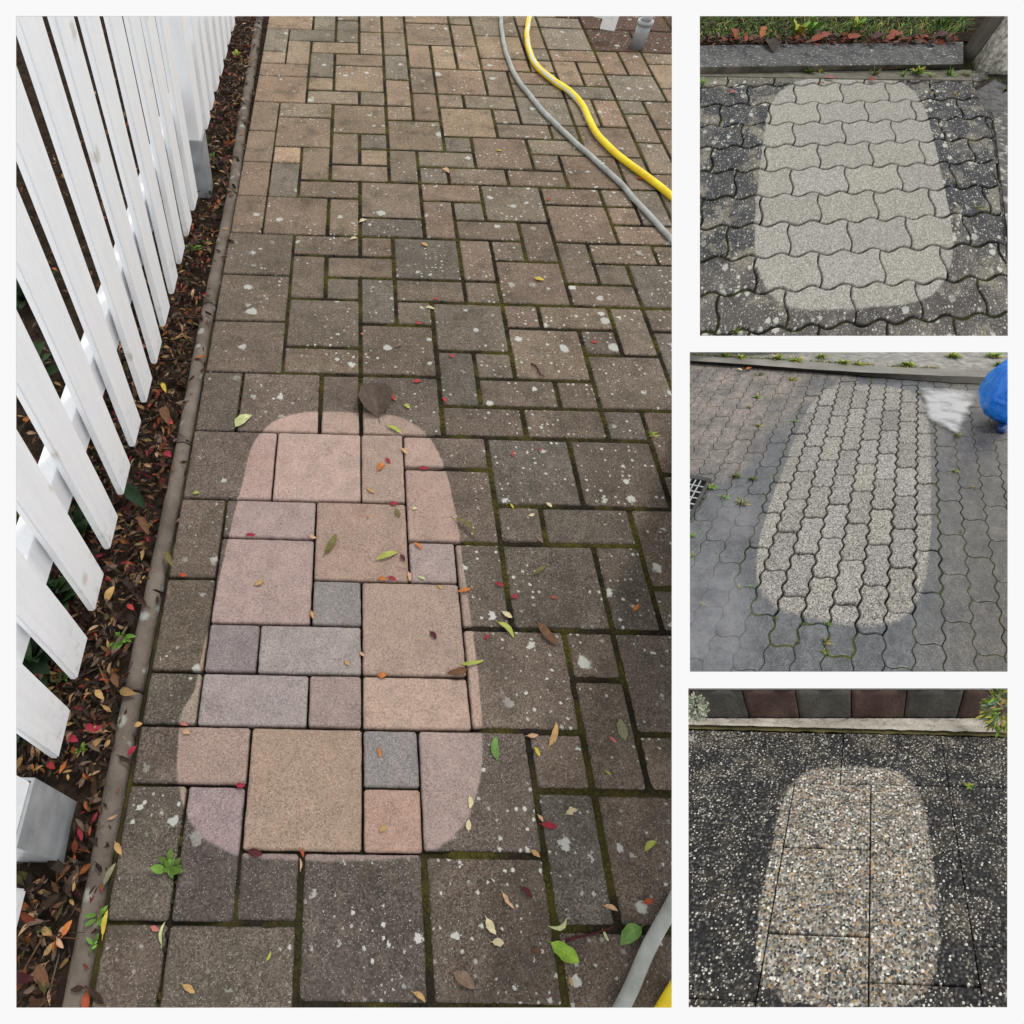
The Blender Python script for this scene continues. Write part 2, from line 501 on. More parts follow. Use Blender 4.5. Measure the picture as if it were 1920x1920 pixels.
def pebble_slab():
    t = NT("exposed_pebble_slab")
    uv = t.uv()
    m = clean_mask(t, uv, M_SLAB, soft=0.016, wob=0.15, wscale=10.0)
    warp = t.vadd(uv, t.noise(uv, 36, 2.0, .6, color=True), .013)
    vo = t.voro(warp, 28.0, 1.0)
    small = t.voro(warp, 50.0, 1.0)
    r, g, b = t.rgbsep(vo.outputs['Color'])[:3]
    peb = t.ramp(r, [(0.0, (.035, .037, .040)), (.15, (.09, .09, .088)), (.30, (.19, .16, .12)), (.46, (.26, .235, .20)), (.58, (.125, .09, .065)), (.67, (.36, .335, .29)),
                     (.80, (.36, .24, .115)), (.85, (.16, .18, .19)), (.93, (.66, .64, .59))], const=True)
    edge = t.step(vo.outputs['Distance'], .36, .50)
    r2 = t.rgbsep(small.outputs['Color'])[0]
    mortar = t.ramp(r2, [(0.0, (.05, .045, .04)), (.25, (.17, .145, .11)), (.55, (.27, .235, .18)), (.82, (.50, .47, .41))], const=True)
    clean = t.mix(edge, peb, mortar)
    clean = t.mix(1.0, clean, t.ramp(t.noise(uv, 3.0, 3.0), [(.3, (.90, .92, .95)), (.7, (1.15, 1.15, 1.15))]), 'MULTIPLY')
    # dirty: a black film with the crowns of the palest pebbles worn free
    u, v, _ = t.sep(uv)
    film = t.ramp(g, [(0, (.014, .015, .016)), (.5, (.038, .038, .039)), (.8, (.085, .082, .076)), (1, (.17, .16, .145))])
    film = t.mix(edge, film, (.016, .016, .017))
    film = t.mix(1.0, film, t.ramp(t.rgbsep(small.outputs['Color'])[2], [(0, (.45, .45, .45)), (.7, (1.1, 1.1, 1.1)), (1, (2.4, 2.3, 2.1))]), 'MULTIPLY')
    n1 = t.noise(uv, 2.0, 4.0, .6)
    near_wall = t.math('MULTIPLY', t.step(v, 0.15, 1.5), .13)
    thr = t.math('SUBTRACT', t.math('SUBTRACT', 1.24, t.math('MULTIPLY', n1, .68)), near_wall)
    rag = t.math('ADD', vo.outputs['Distance'], t.math('MULTIPLY', t.math('SUBTRACT', t.noise(uv, 55, 3.0), .5), .5))
    free = t.math('MULTIPLY', t.math('GREATER_THAN', b, t.math('ADD', thr, -.01)), t.math('SUBTRACT', 1.0, t.step(rag, t.math('MULTIPLY_ADD', g, .28, .04), t.math('MULTIPLY_ADD', g, .30, .16))))
    dirty = t.mix(free, film, (.60, .59, .54))
    thr2 = t.math('ADD', thr, .025)
    sp = t.math('MULTIPLY', t.math('GREATER_THAN', t.rgbsep(small.outputs['Color'])[1], thr2), t.math('SUBTRACT', 1.0, t.step(small.outputs['Distance'], .3, .45)))
    dirty = t.mix(sp, dirty, (.50, .49, .44))
    gravel = t.math('MULTIPLY', t.step(t.math('ADD', n1, t.math('MULTIPLY', t.step(v, .0, 1.4), .10)), .46, .68), .42)
    dirty = t.mix(gravel, dirty, t.mix(1.0, clean, (.5, .47, .4), 'MULTIPLY'))
    dirty = t.mix(t.math('MULTIPLY', spots(t, uv, 1.6, .03, .10, .4, 8.0, .5), .7), dirty, (.36, .37, .32))
    col = t.mix(m, dirty, clean)
    h = t.math('SUBTRACT', 1.0, vo.outputs['Distance'])
    return t.end(t.pbsdf(col, .65, .16, t.bump(h, .45, .002)))

def simple(name, a, b, scale=12.0, rough=.8, spec=.3, bump=.3, bscale=None, coords='obj', det=5.0, dist=.003, spec_lichen=None, streak=None, spot_scale=20.0, keep=.25):
    t = NT(name)
    c = t.obj() if coords == 'obj' else t.uv()
    v = c
    if streak:
        mp = t.n("Mapping"); t.put(mp.inputs[0], c); mp.inputs['Scale'].default_value = streak
        v = mp.outputs[0]
    n = t.noise(v, scale, det, .6)
    col = t.ramp(n, [(.3, a), (.7, b)])
    if spec_lichen:
        vo = t.voro(t.vadd(c, t.noise(c, spot_scale * 4, 3.0, .7, color=True), .4 / spot_scale), spot_scale, dim='3D')
        rr, gg, _ = t.rgbsep(vo.outputs['Color'])[:3]
        k = t.math('MULTIPLY', t.math('LESS_THAN', rr, keep), t.math('SUBTRACT', 1.0, t.step(vo.outputs['Distance'], .2, .42)))
        col = t.mix(t.math('MULTIPLY', k, .85), col, spec_lichen)
    return t.end(t.pbsdf(col, rough, spec, t.bump(t.noise(v, bscale or scale * 4, 4.0), bump, dist)))

def speckled(name, a, b, pale, scale, lo, hi, scale2):
    t = NT(name)
    c = t.obj()
    col = t.ramp(t.noise(c, 14, 5.0, .65), [(.3, a), (.7, b)])
    k = t.math('MAXIMUM', t.step(t.noise(c, scale, 3.0, .75), lo, hi), t.step(t.noise(c, scale2, 3.0, .7), lo + .04, hi + .03))
    col = t.mix(t.math('MULTIPLY', k, .85), col, pale)
    return t.end(t.pbsdf(col, .92, .08, t.bump(t.noise(c, 120, 4.0), .9, .004)))

def leaf_mat():
    t = NT("leaf_blade")
    c = t.uv()
    n = t.noise(t.obj(), 90.0, 4.0, .65)
    x, y, _ = t.sep(c)
    vein = t.math('SUBTRACT', 1.0, t.step(t.math('ABSOLUTE', t.math('SUBTRACT', x, .5)), .0, .09))
    col = t.mix(1.0, t.tone(), t.ramp(n, [(.3, (.62, .6, .58)), (.7, (1.18, 1.15, 1.1))]), 'MULTIPLY')
    blot = t.step(t.noise(t.obj(), 160.0, 3.0, .7), .56, .68)
    col = t.mix(t.math('MULTIPLY', blot, .45), col, t.mix(1.0, col, (.42, .34, .28), 'MULTIPLY'))
    col = t.mix(t.math('MULTIPLY', vein, .35), col, t.mix(1.0, col, (1.6, 1.5, 1.3), 'MULTIPLY'))
    return t.end(t.pbsdf(col, .6, .14, t.bump(n, .3, .001)))

def paint_white():
    t = NT("white_fence_paint")
    c = t.obj()
    mp = t.n("Mapping"); t.put(mp.inputs[0], c); mp.inputs['Scale'].default_value = (60, 60, 5)
    st = t.noise(mp.outputs[0], 1.0, 5.0, .65)
    col = t.ramp(st, [(.25, (.83, .85, .88)), (.6, (.905, .92, .94))])
    grime = t.step(t.noise(c, 14, 5.0, .7), .68, .78)
    col = t.mix(t.math('MULTIPLY', grime, .22), col, (.42, .38, .30))
    vo = t.voro(t.vadd(c, t.noise(c, 60, 3.0, color=True), .02), 7.0, dim='3D')
    chip = t.math('MULTIPLY', t.math('LESS_THAN', t.rgbsep(vo.outputs['Color'])[0], .22), t.math('SUBTRACT', 1.0, t.step(vo.outputs['Distance'], .05, .13)))
    col = t.mix(t.math('MULTIPLY', chip, .6), col, (.52, .47, .36))
    z = t.sep(t.pos())[2]
    splash = t.math('MULTIPLY', t.step(t.noise(c, 38, 5.0, .75), .52, .66), t.math('SUBTRACT', 1.0, t.step(z, .04, .20)))
    col = t.mix(t.math('MULTIPLY', splash, .35), col, (.34, .30, .23))
    h = t.math('ADD', st, t.math('MULTIPLY', t.noise(c, 45, 4.0), .6))
    return t.end(t.pbsdf(col, .55, .4, t.bump(h, .45, .0022)))

def water_mat(name, tint, mirror, rough=.03, edge=0.5, scale=10.0, lo=.2, hi=.4):
    t = NT(name)
    c = t.obj()
    tr = t.n("BsdfTransparent"); t.put(tr.inputs[0], tint)
    gl = t.n("BsdfGlossy"); t.put(gl.inputs['Color'], (.95, .95, .97)); gl.inputs['Roughness'].default_value = rough
    bm_ = t.bump(t.noise(c, 9.0, 2.0), .05, .002)
    t.put(gl.inputs['Normal'], bm_)
    # film thins out towards its edge (tone red = depth)
    d = t.rgbsep(t.tone())[0]
    dep = t.math('ADD', d, t.math('MULTIPLY', t.math('SUBTRACT', t.noise(c, scale, 5.0, .7), .5), edge))
    k = t.math('MULTIPLY', t.step(dep, lo, hi), t.step(d, .0, .12))
    mott = t.math('MULTIPLY_ADD', t.step(t.noise(c, scale * .9, 5.0, .7), .36, .56), .45, .55)
    mx = t.n("MixShader"); t.put(mx.inputs[0], t.math('MULTIPLY', t.math('MULTIPLY', k, mott), mirror))
    tr2 = t.n("BsdfTransparent")
    mx0 = t.n("MixShader"); t.put(mx0.inputs[0], k); t.t.links.new(tr2.outputs[0], mx0.inputs[1]); t.t.links.new(tr.outputs[0], mx0.inputs[2])
    t.t.links.new(mx0.outputs[0], mx.inputs[1]); t.t.links.new(gl.outputs[0], mx.inputs[2])
    return t.end(mx.outputs[0])

MAT = dict(
    yard=yard_stone(), wave=wave_stone(), bone=bone_stone(), slab=pebble_slab(), leaf=leaf_mat(), white=paint_white(),
    jyard=joint_mat("mossy_joint", M_YARD), jwave=joint_mat("dark_mossy_joint", M_WAVE, (.022, .024, .008), (.05, .055, .016), (.012, .012, .011), 3.0, .48),
    jbone=joint_mat("wet_joint", M_BONE, (.05, .055, .018), (.12, .13, .045), (.012, .012, .012), 1.2, .46),
    jslab=joint_mat("slab_joint", M_SLAB, (.03, .029, .022), (.06, .056, .04), (.022, .02, .017), 4.0, .5),
    soil=simple("dark_garden_soil", (.014, .010, .007), (.045, .032, .022), 30, .95, .04, 1.0, 90, dist=.01),
    kerb=simple("weathered_edging_concrete", (.095, .077, .063), (.21, .175, .145), 13, .9, .2, 1.0, 140, spec_lichen=(.34, .35, .32), spot_scale=30, keep=.20),
    zinc=simple("galvanised_steel", (.24, .255, .27), (.40, .415, .43), 22, .34, .7, .15, 60),
    greyhose=simple("grey_hose_rubber", (.26, .27, .25), (.44, .45, .43), 26, .5, .3, .25, 140),
    yellowhose=simple("yellow_hose_plastic", (.78, .52, .010), (.93, .76, .03), 22, .42, .4, .2, 120),
    stripe=simple("hose_white_stripe", (.60, .62, .56), (.72, .73, .68), 30, .35, .5, .05),
    gutter=speckled("pale_lichened_gutter", (.05, .05, .05), (.17, .165, .15), (.42, .42, .39), 30, .53, .64, 11),
    darkkerb=speckled("black_lichened_kerb", (.045, .048, .052), (.13, .132, .128), (.44, .44, .41), 95, .58, .66, 38),
    kerbface=simple("mossy_kerb_face", (.055, .050, .036), (.16, .145, .115), 14, .9, .15, .6, 90),
    ledge=simple("pale_concrete_ledge", (.10, .092, .072), (.19, .175, .145), 20, .9, .15, .5, 90),
    rough=simple("rough_grey_stone", (.09, .085, .072), (.62, .60, .52), 46, .92, .15, 1.0, 70, dist=.012),
    post=simple("dark_weathered_concrete", (.06, .053, .043), (.15, .138, .115), 8, .9, .15, .5, 60, streak=(3, 3, .6)),
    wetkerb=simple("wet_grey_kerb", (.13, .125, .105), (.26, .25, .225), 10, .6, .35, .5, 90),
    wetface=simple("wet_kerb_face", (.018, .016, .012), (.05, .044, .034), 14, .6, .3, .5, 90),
    asphalt=simple("old_asphalt", (.16, .16, .145), (.38, .37, .34), 60, .85, .25, .9, 90, dist=.006, spec_lichen=(.40, .40, .38), spot_scale=45, keep=.12),
    bluebag=simple("blue_plastic_sheet", (.004, .15, .72), (.03, .33, .95), 9, .30, .6, .6, 40, dist=.006),
    navybag=simple("dark_blue_plastic", (.004, .025, .12), (.01, .06, .25), 14, .4, .5, .4, 30),
    iron=simple("black_cast_iron", (.018, .018, .018), (.05, .05, .048), 30, .6, .4, .4, 80),
    pit_shade=simple("drain_pit_shadow", (.006, .006, .006), (.012, .011, .010), 20, .9, .1),
    blockred=simple("red_brown_concrete_block", (.048, .031, .026), (.102, .064, .054), 16, .85, .2, .7, 150, streak=(2, 2, .5)),
    blockgrey=simple("grey_concrete_block", (.047, .043, .037), (.102, .096, .084), 16, .85, .2, .7, 150, streak=(2, 2, .5)),
    coping=simple("grey_coping_stone", (.14, .135, .12), (.30, .29, .27), 16, .85, .2, .5, 120),
    mortar=simple("crumbling_mortar_ledge", (.24, .215, .175), (.58, .54, .47), 26, .92, .15, 1.0, 90, dist=.01),
    moss=simple("olive_moss", (.045, .04, .018), (.14, .12, .05), 24, .95, .1, 1.0, 90, dist=.008),
    blade=None, )
def blade_mat():
    t = NT("plant_blade")
    n = t.noise(t.obj(), 60.0, 3.0)
    col = t.mix(1.0, t.tone(), t.ramp(n, [(.3, (.72, .72, .7)), (.7, (1.2, 1.2, 1.15))]), 'MULTIPLY')
    return t.end(t.pbsdf(col, .6, .14))
MAT['blade'] = blade_mat()

# ------------------------------------------------------------------ leaf and plant colours, one blade of grass
LC = {k: tuple(c * .82 + sum(alb(v)) / 3 * .10 for c in alb(v)) for k, v in dict(red=(205, 62, 62), crimson=(176, 40, 66), maroon=(96, 40, 46), orange=(222, 130, 52), rust=(190, 88, 48), tan=(214, 172, 108), peach=(226, 182, 140), cream=(238, 226, 180), yellow=(222, 198, 66),
      ygreen=(188, 198, 88), green=(120, 164, 82), dkgreen=(52, 92, 50), olive=(128, 120, 66), brown=(128, 90, 62), taupe=(144, 120, 104), dkbrown=(76, 58, 48), pale=(214, 226, 160), pink=(222, 130, 120), lime=(160, 205, 60), grey=(150, 150, 120)).items()}
GC = {k: alb(v) for k, v in dict(grass=(92, 120, 52), fresh=(120, 165, 70), yellowish=(190, 185, 80), dark=(48, 72, 40), moss=(105, 110, 45), straw=(190, 170, 110), pale=(205, 212, 190), bluegreen=(120, 140, 120), deep=(30, 52, 30)).items()}
def blade(bm, a, tipv, w, col, N, droop=.3, n=4, rg=RNG):
    s = N.cross(tipv).normalized() if N.cross(tipv).length > 1e-6 else Vector((1, 0, 0))
    prev = None
    for i in range(n + 1):
        t = i / n
        p = a + tipv * t - N * (droop * tipv.length * t * t)
        ww = w * (1 - t) ** .6 * .5
        l, r = bm.verts.new(p - s * ww), bm.verts.new(p + s * ww + N * .0002)
        if prev:
            try:
                f = bm.faces.new((prev[0], prev[1], r, l)); f.smooth = True
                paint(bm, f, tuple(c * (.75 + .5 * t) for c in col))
            except ValueError: pass
        prev = (l, r)

# ------------------------------------------------------------------ paving builders
def offset_poly(poly, d):
    n = len(poly)
    area = sum(poly[i][0] * poly[(i + 1) % n][1] - poly[(i + 1) % n][0] * poly[i][1] for i in range(n))
    sgn = 1 if area > 0 else -1
    out = []
    for i in range(n):
        (x0, y0), (x1, y1), (x2, y2) = poly[i - 1], poly[i], poly[(i + 1) % n]
        e1 = Vector((x1 - x0, y1 - y0)); e2 = Vector((x2 - x1, y2 - y1))
        if e1.length < 1e-9 or e2.length < 1e-9:
            out.append((x1, y1)); continue
        n1 = Vector((-e1.y, e1.x)).normalized() * sgn; n2 = Vector((-e2.y, e2.x)).normalized() * sgn
        b = n1 + n2
        if b.length < 1e-6:
            out.append((x1, y1)); continue
        b.normalize()
        k = d / max(.4, b.dot(n1))
        out.append((x1 + b.x * k, y1 + b.y * k))
    return out

def add_paver(bm, plot, poly, tone, bev, drop, depth=.03, h0=0.0, tilt=(0, 0), smooth_rim=True):
    cu = sum(p[0] for p in poly) / len(poly); cv = sum(p[1] for p in poly) / len(poly)
    H = lambda p: h0 + (p[0] - cu) * tilt[0] + (p[1] - cv) * tilt[1]
    r1 = offset_poly(poly, bev * .35)
    r2 = offset_poly(poly, bev)
    rings = [(poly, -depth), (poly, -drop), (r1, -drop * .35), (r2, 0.0)]
    vr = [[bm.verts.new(plot.P(p[0], p[1], H(p) + z)) for p in ring] for ring, z in rings]
    n = len(poly)
    for a in range(3):
        for i in range(n):
            j = (i + 1) % n
            f = bm.faces.new((vr[a][i], vr[a][j], vr[a + 1][j], vr[a + 1][i]))
            f.smooth = a > 0 and smooth_rim
            q0, q1 = rings[a][0], rings[a + 1][0]
            paint(bm, f, tone, [q0[i], q0[j], q1[j], q1[i]])
    f = bm.faces.new(vr[3])
    paint(bm, f, tone, r2)

def ground_grid(plot, quad, nu, nv, hfun, mat, name, label, cat, skirt=.05):
    """the bed under a paving: one sheet, with sides down to its underside"""
    us = [q[0] for q in quad]; vs_ = [q[1] for q in quad]
    u0, u1, v0, v1 = min(us), max(us), min(vs_), max(vs_)
    bm = new_bm()
    g = [[bm.verts.new(plot.P(u0 + (u1 - u0) * i / nu, v0 + (v1 - v0) * j / nv, hfun(u0 + (u1 - u0) * i / nu, v0 + (v1 - v0) * j / nv))) for j in range(nv + 1)] for i in range(nu + 1)]
    def U(i, j): return (u0 + (u1 - u0) * i / nu, v0 + (v1 - v0) * j / nv)
    for i in range(nu):
        for j in range(nv):
            f = bm.faces.new((g[i][j], g[i + 1][j], g[i + 1][j + 1], g[i][j + 1]))
            f.smooth = True
            paint(bm, f, (1, 1, 1, 1), [U(i, j), U(i + 1, j), U(i + 1, j + 1), U(i, j + 1)])
    o = mk(name, bm, mat, plot=plot)
    return tag(o, label, cat, kind='structure')

# --- yard on the left: bricks of three sizes on one module
MAPV = lambda v: v + (0.0045 * (v - 13) ** 2 if v > 13 else 0.0)
def MAPU(u, v):
    return u * (1.0 + .0009 * max(0, v)) - (.03 if u <= -4 else 0)
def parse(txt):
    return [tuple(int(x) for x in q.split(',')) for q in txt.split()]
# u of left edge, v of far edge, u of right edge, v of near edge
PAVERS = parse("""0,2,1,1 0,1,1,0 1,2,3,0 -1,0,1,-2 1,0,3,-2 3,2,4,1 3,1,4,-1 4,3,5,1 5,4,7,2 5,2,7,1 4,1,6,-1 3,-1,5,-3 6,1,8,-1 5,-1,7,-3 7,4,8,2 7,2,9,0
-4,2,-2,1 -2,2,0,0 -4,1,-3,-1 -3,1,-2,-1 -2,0,-1,-1 -4,-1,-3,-3 -3,-1,-1,-3 -4,3,-3,2 -3,3,-1,2 -1,3,0,2 0,3,2,2 2,4,4,2 0,5,2,3 -3,6,-1,4 -1,5,0,4 -3,4,-2,3 -2,4,0,3
-4,5,-3,3 -4,7,-3,5 -3,7,-1,6 -1,7,1,5 1,6,2,5 2,6,3,4 3,6,5,4 5,6,6,4 6,7,8,5 6,5,8,4 4,4,5,3 3,7,4,6 4,7,6,6 0,9,1,7 1,9,3,8 1,8,3,6 3,9,5,7 5,9,7,7 -2,9,0,7 -4,9,-2,7
-4,11,-3,9 -3,11,-1,9 -1,11,0,9 0,11,2,9 2,10,4,9 4,10,6,9 6,10,7,9 7,10,8,8 7,8,9,7 2,12,3,10 3,12,4,11 3,11,5,10 5,11,6,10 4,13,6,11 6,12,8,10 6,13,7,12 2,14,4,12 0,13,2,11
-2,12,0,11 -4,13,-2,11 -2,14,0,12 -4,15,-2,13 -4,17,-2,15 0,15,1,13 1,15,3,14 1,14,2,13 3,15,4,14 1,17,3,15 0,17,1,16 -2,16,-1,14 -1,16,1,15 -1,15,0,14 -2,17,0,16
4,17,5,16 3,17,4,15 4,16,6,14 5,18,6,16 3,18,5,17 6,17,7,15 7,17,9,16 7,16,8,15 6,15,8,14 8,16,10,14 4,14,5,13 5,14,7,13 7,14,8,12 8,14,10,13 8,13,10,11 8,11,9,9 6,19,8,17 6,20,8,19 8,20,9,19
8,19,9,18 8,18,10,17 9,17,11,16 9,20,10,18 4,20,6,18 3,19,4,18 2,19,3,17 2,20,4,19 0,20,2,18 0,18,2,17 -1,19,0,17 -2,20,0,19 -3,19,-1,17 -4,19,-3,17 -3,21,-2,19 -4,21,-3,19 -3,22,-2,21
-2,22,-1,20 -3,24,-1,22 -4,23,-3,21 -4,25,-3,23 -3,25,-1,24 -4,27,-2,25 -2,27,-1,26 -2,26,0,25 -1,23,0,21 0,23,1,22 0,22,1,21 -1,21,1,20 1,22,2,20 2,22,4,21 2,21,3,20 3,21,5,20 5,21,7,20
4,23,6,21 3,23,4,22 1,24,3,22 6,22,7,21 6,23,8,22 7,22,9,20 5,24,7,23 7,24,8,23 3,25,5,23 5,25,6,24 6,26,8,24 4,26,6,25 3,26,4,25 2,26,3,24 1,25,2,24 -1,25,1,23 1,27,2,25 0,26,1,25 -1,28,1,26
8,24,10,22 9,22,10,20 10,16,12,14 10,14,12,12""")
CLEAN = {(-4, 2): (191, 162, 150), (-2, 2): (193, 164, 140), (0, 2): (150, 150, 154), (0, 1): (192, 154, 136), (1, 2): (168, 148, 144), (-3, 3): (156, 149, 151), (-1, 3): (172, 152, 149),
         (0, 3): (192, 164, 146), (2, 4): (188, 160, 144), (-3, 4): (152, 144, 150), (-2, 4): (157, 152, 152), (-1, 5): (150, 150, 152), (-3, 6): (182, 157, 153), (0, 5): (194, 167, 150), (-1, 7): (187, 157, 139),
         (1, 6): (168, 150, 150), (-3, 7): (176, 153, 151), (1, 8): (187, 157, 142), (0, 9): (194, 167, 151), (-2, 9): (197, 168, 157), (1, 9): (192, 163, 149), (-3, 1): (153, 135, 141), (2, 6): (172, 150, 135),
         (-4, 9): (190, 160, 152), (-3, 11): (193, 163, 151), (-1, 11): (190, 162, 148), (0, 11): (192, 165, 150), (-1, 0): (150, 132, 130), (-2, 0): (160, 140, 140), (-3, 22): (232, 196, 160)}
DARKER = {(2, 12), (-2, 17), (0, 13), (2, 14), (-4, 13), (-4, 15), (-4, 17), (4, 14), (3, 9), (5, 9), (1, 0), (-1, 0), (-4, 1), (-3, 1), (-2, 0), (5, 6), (-1, 23), (0, 18)}
PALETTE = [(186, 162, 144), (194, 166, 148), (186, 164, 148), (170, 158, 148), (192, 162, 144), (182, 164, 148), (200, 174, 152)]
def yard_pavers():
    taken = {}
    lst = []
    for p in PAVERS:
        cells = [(a, b) for a in range(p[0], p[2]) for b in range(p[3], p[1])]
        if any(c in taken for c in cells):
            continue
        for c in cells: taken[c] = 1
        lst.append(p)
    rg = random.Random(31)
    for v in range(-4, 44):
        for u in range(-4, 17):
            if (u, v) in taken: continue
            opts = [(2, 2)] * 3 + [(2, 1)] * 4 + [(1, 2)] * 3 + [(1, 1)] * 1
            rg.shuffle(opts)
            for w, h in opts + [(1, 1)]:
                cells = [(u + a, v + b) for a in range(w) for b in range(h)]
                if all(c not in taken and c[0] < 17 for c in cells): break
            for c in cells: taken[c] = 1
            lst.append((u, v + h, u + w, v))
    return lst
def edge_pts(a, b, rg, jit):
    L = math.hypot(b[0] - a[0], b[1] - a[1])
    n = max(2, int(L * 7))
    out = []
    for i in range(n):
        t = i / n
        out.append((a[0] + (b[0] - a[0]) * t + (rg.uniform(-jit, jit) if i else 0), a[1] + (b[1] - a[1]) * t + (rg.uniform(-jit, jit) if i else 0)))
    return out
def build_yard():
    plot = YARD
    q = plot.quad(40)
    bm = new_bm()
    for (u0, v1, u1, v0) in yard_pavers():
        rg = random.Random(u0 * 131 + v1 * 977)
        uc, vc = (u0 + u1) / 2, (v0 + v1) / 2
        # skip stones wholly outside the plot
        p = plot.P(MAPU(uc, vc), MAPV(vc)) - CAM
        px, py = CX + FPX * p.dot(RIGHT) / p.dot(FWD), CY + FPX * p.dot(DOWN) / p.dot(FWD)
        if p.dot(FWD) <= 0.1 or px < -250 or px > 1500 or py > 2250 or py < -60: continue
        def half(u, v):
            return .021 if in_mask(M_YARD, u, v) < 1.0 else (.050 if u > -2 else .028)
        eps = .05
        gl, gr = half(u0 - eps, vc), half(u1 + eps, vc)
        gb, gt = half(uc, v0 - eps), half(uc, v1 + eps)
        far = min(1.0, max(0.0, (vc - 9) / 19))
        j = lambda: rg.uniform(-.008, .008)
        M = lambda u, v: (MAPU(u, v), MAPV(v))
        c = [M(u0 + gl + j(), v0 + gb + j()), M(u1 - gr + j(), v0 + gb + j()), M(u1 - gr + j(), v1 - gt + j()), M(u0 + gl + j(), v1 - gt + j())]
        poly = []
        for k in range(4):
            a, b = c[k], c[(k + 1) % 4]
            d = Vector((b[0] - a[0], b[1] - a[1])); L = d.length; d /= L
            r = .035
            a2, b2 = (a[0] + d.x * r, a[1] + d.y * r), (b[0] - d.x * r, b[1] - d.y * r)
            poly += edge_pts(a2, b2, rg, .0055 if far < .5 else .003) + [b2]
        base = CLEAN.get((u0, v1)) or rg.choice(PALETTE)
        k = rg.uniform(.93, 1.06)
        if (u0, v1) in CLEAN:
            base = tuple(x * .70 + y * .30 for x, y in zip(base, (183, 160, 148)))
        g_ = sum(base) / 3.0
        base = tuple(g_ + (x - g_) * (.90 if (u0, v1) in CLEAN else .92) for x in base)
        far_glow = min(1.0, max(0.0, (vc - 8) / 20))
        base = (base[0] * (1 + .11 * far_glow), base[1] * (1 + .11 * far_glow), base[2] * (1 + .06 * far_glow))  # far pavers: cleaner stone, plus the sun's warm glow put into the colour
        if (u0, v1) == (-3, 22): base = (226, 196, 168)
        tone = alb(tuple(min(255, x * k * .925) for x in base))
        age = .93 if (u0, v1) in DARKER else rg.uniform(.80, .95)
        age -= .42 * far  # thinner film farther off: cleaner stones, with some sunlight worked into the tone
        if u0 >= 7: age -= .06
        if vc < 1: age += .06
        if (u0, v1) == (-3, 22): age = .2
        if u0 >= 9 and v0 >= 30: tone = alb((118, 88, 74))
        age = max(.15, min(1, age))
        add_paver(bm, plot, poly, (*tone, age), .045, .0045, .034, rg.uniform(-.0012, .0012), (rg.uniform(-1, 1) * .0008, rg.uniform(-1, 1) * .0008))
    o = mk("paving", bm, MAT['yard'], plot=plot)
    tag(o, "long yard of mixed brown block pavers with a washed pink patch, beside the white fence", "paving", kind='structure')
    def hb(u, v):
        r = in_mask(M_YARD, u, v)
        return -.016 if r < 1.0 else (-.0034 if u > -2.2 else -.011)
    ground_grid(plot, [(-4.06, -4), (17, -4), (17, 42), (-4.06, 42)], 90, 110, hb, MAT['jyard'], "ground", "mossy bed showing in the joints of the fenced yard", "ground")
    rgm = random.Random(61)
    bm = new_bm()
    for (u0, v1, u1, v0) in yard_pavers():
        if v0 > 20 or u0 > 9 or u0 < -3: continue
        for (a, b) in (((u0, v0), (u1, v0)), ((u0, v0), (u0, v1))):
            L = abs(b[0] - a[0]) + abs(b[1] - a[1])
            for k in range(int(L * (13 if v0 < 10 else 8))):
                tt = rgm.random()
                u = a[0] + (b[0] - a[0]) * tt; v = a[1] + (b[1] - a[1]) * tt
                if in_mask(M_YARD, u, v) < 1.03 or (u < -1.8 and rgm.random() < .8): continue
                u, v = MAPU(u, v) + rgm.gauss(0, .022), MAPV(v) + rgm.gauss(0, .022)
                R = rgm.uniform(.022, .052); hh = rgm.uniform(.0016, .0042)
                n = 7
                c = bm.verts.new(YARD.P(u, v, -.003 + hh))
                ring = [bm.verts.new(YARD.P(u + R * rgm.uniform(.7, 1.2) * math.cos(6.283 * q / n), v + R * rgm.uniform(.7, 1.2) * math.sin(6.283 * q / n), -.003 + hh * .55)) for q in range(n)]
                low = [bm.verts.new(YARD.P(u + R * 1.3 * math.cos(6.283 * q / n), v + R * 1.3 * math.sin(6.283 * q / n), -.006)) for q in range(n)]
                for q in range(n):
                    w_ = (q + 1) % n
                    for f in (bm.faces.new((c, ring[q], ring[w_])), bm.faces.new((ring[q], low[q], low[w_], ring[w_]))):
                        f.smooth = True
                        paint(bm, f, (1, 1, 1, 1), [(u + rgm.uniform(-.1, .1), v + rgm.uniform(-.1, .1))] * len(f.verts))
    bmesh.ops.recalc_face_normals(bm, faces=bm.faces[:])
    o = mk("moss", bm, MAT['jyard'], plot=plot)
    tag(o, "thick olive moss swelling out of the joints of the unwashed pavers", "moss", kind='stuff')
    # soil under and behind the fence
    def hs(u, v): return -.022 + .010 * mnoise.noise(Vector((u * 1.3, v * 1.3, 0)))
    ground_grid(plot, [(-34, -4), (-4.04, -4), (-4.04, 70), (-34, 70)], 110, 150, hs, MAT['soil'], "soil", "dark soil strip along the foot of the white fence", "soil")
    # rounded concrete edging between soil and pavers
    bm = new_bm()
    cuts = [-3.2, 2.62, 8.6, 13.7, 19.2, 25.0, 31.0, 38.0]
    n = 11
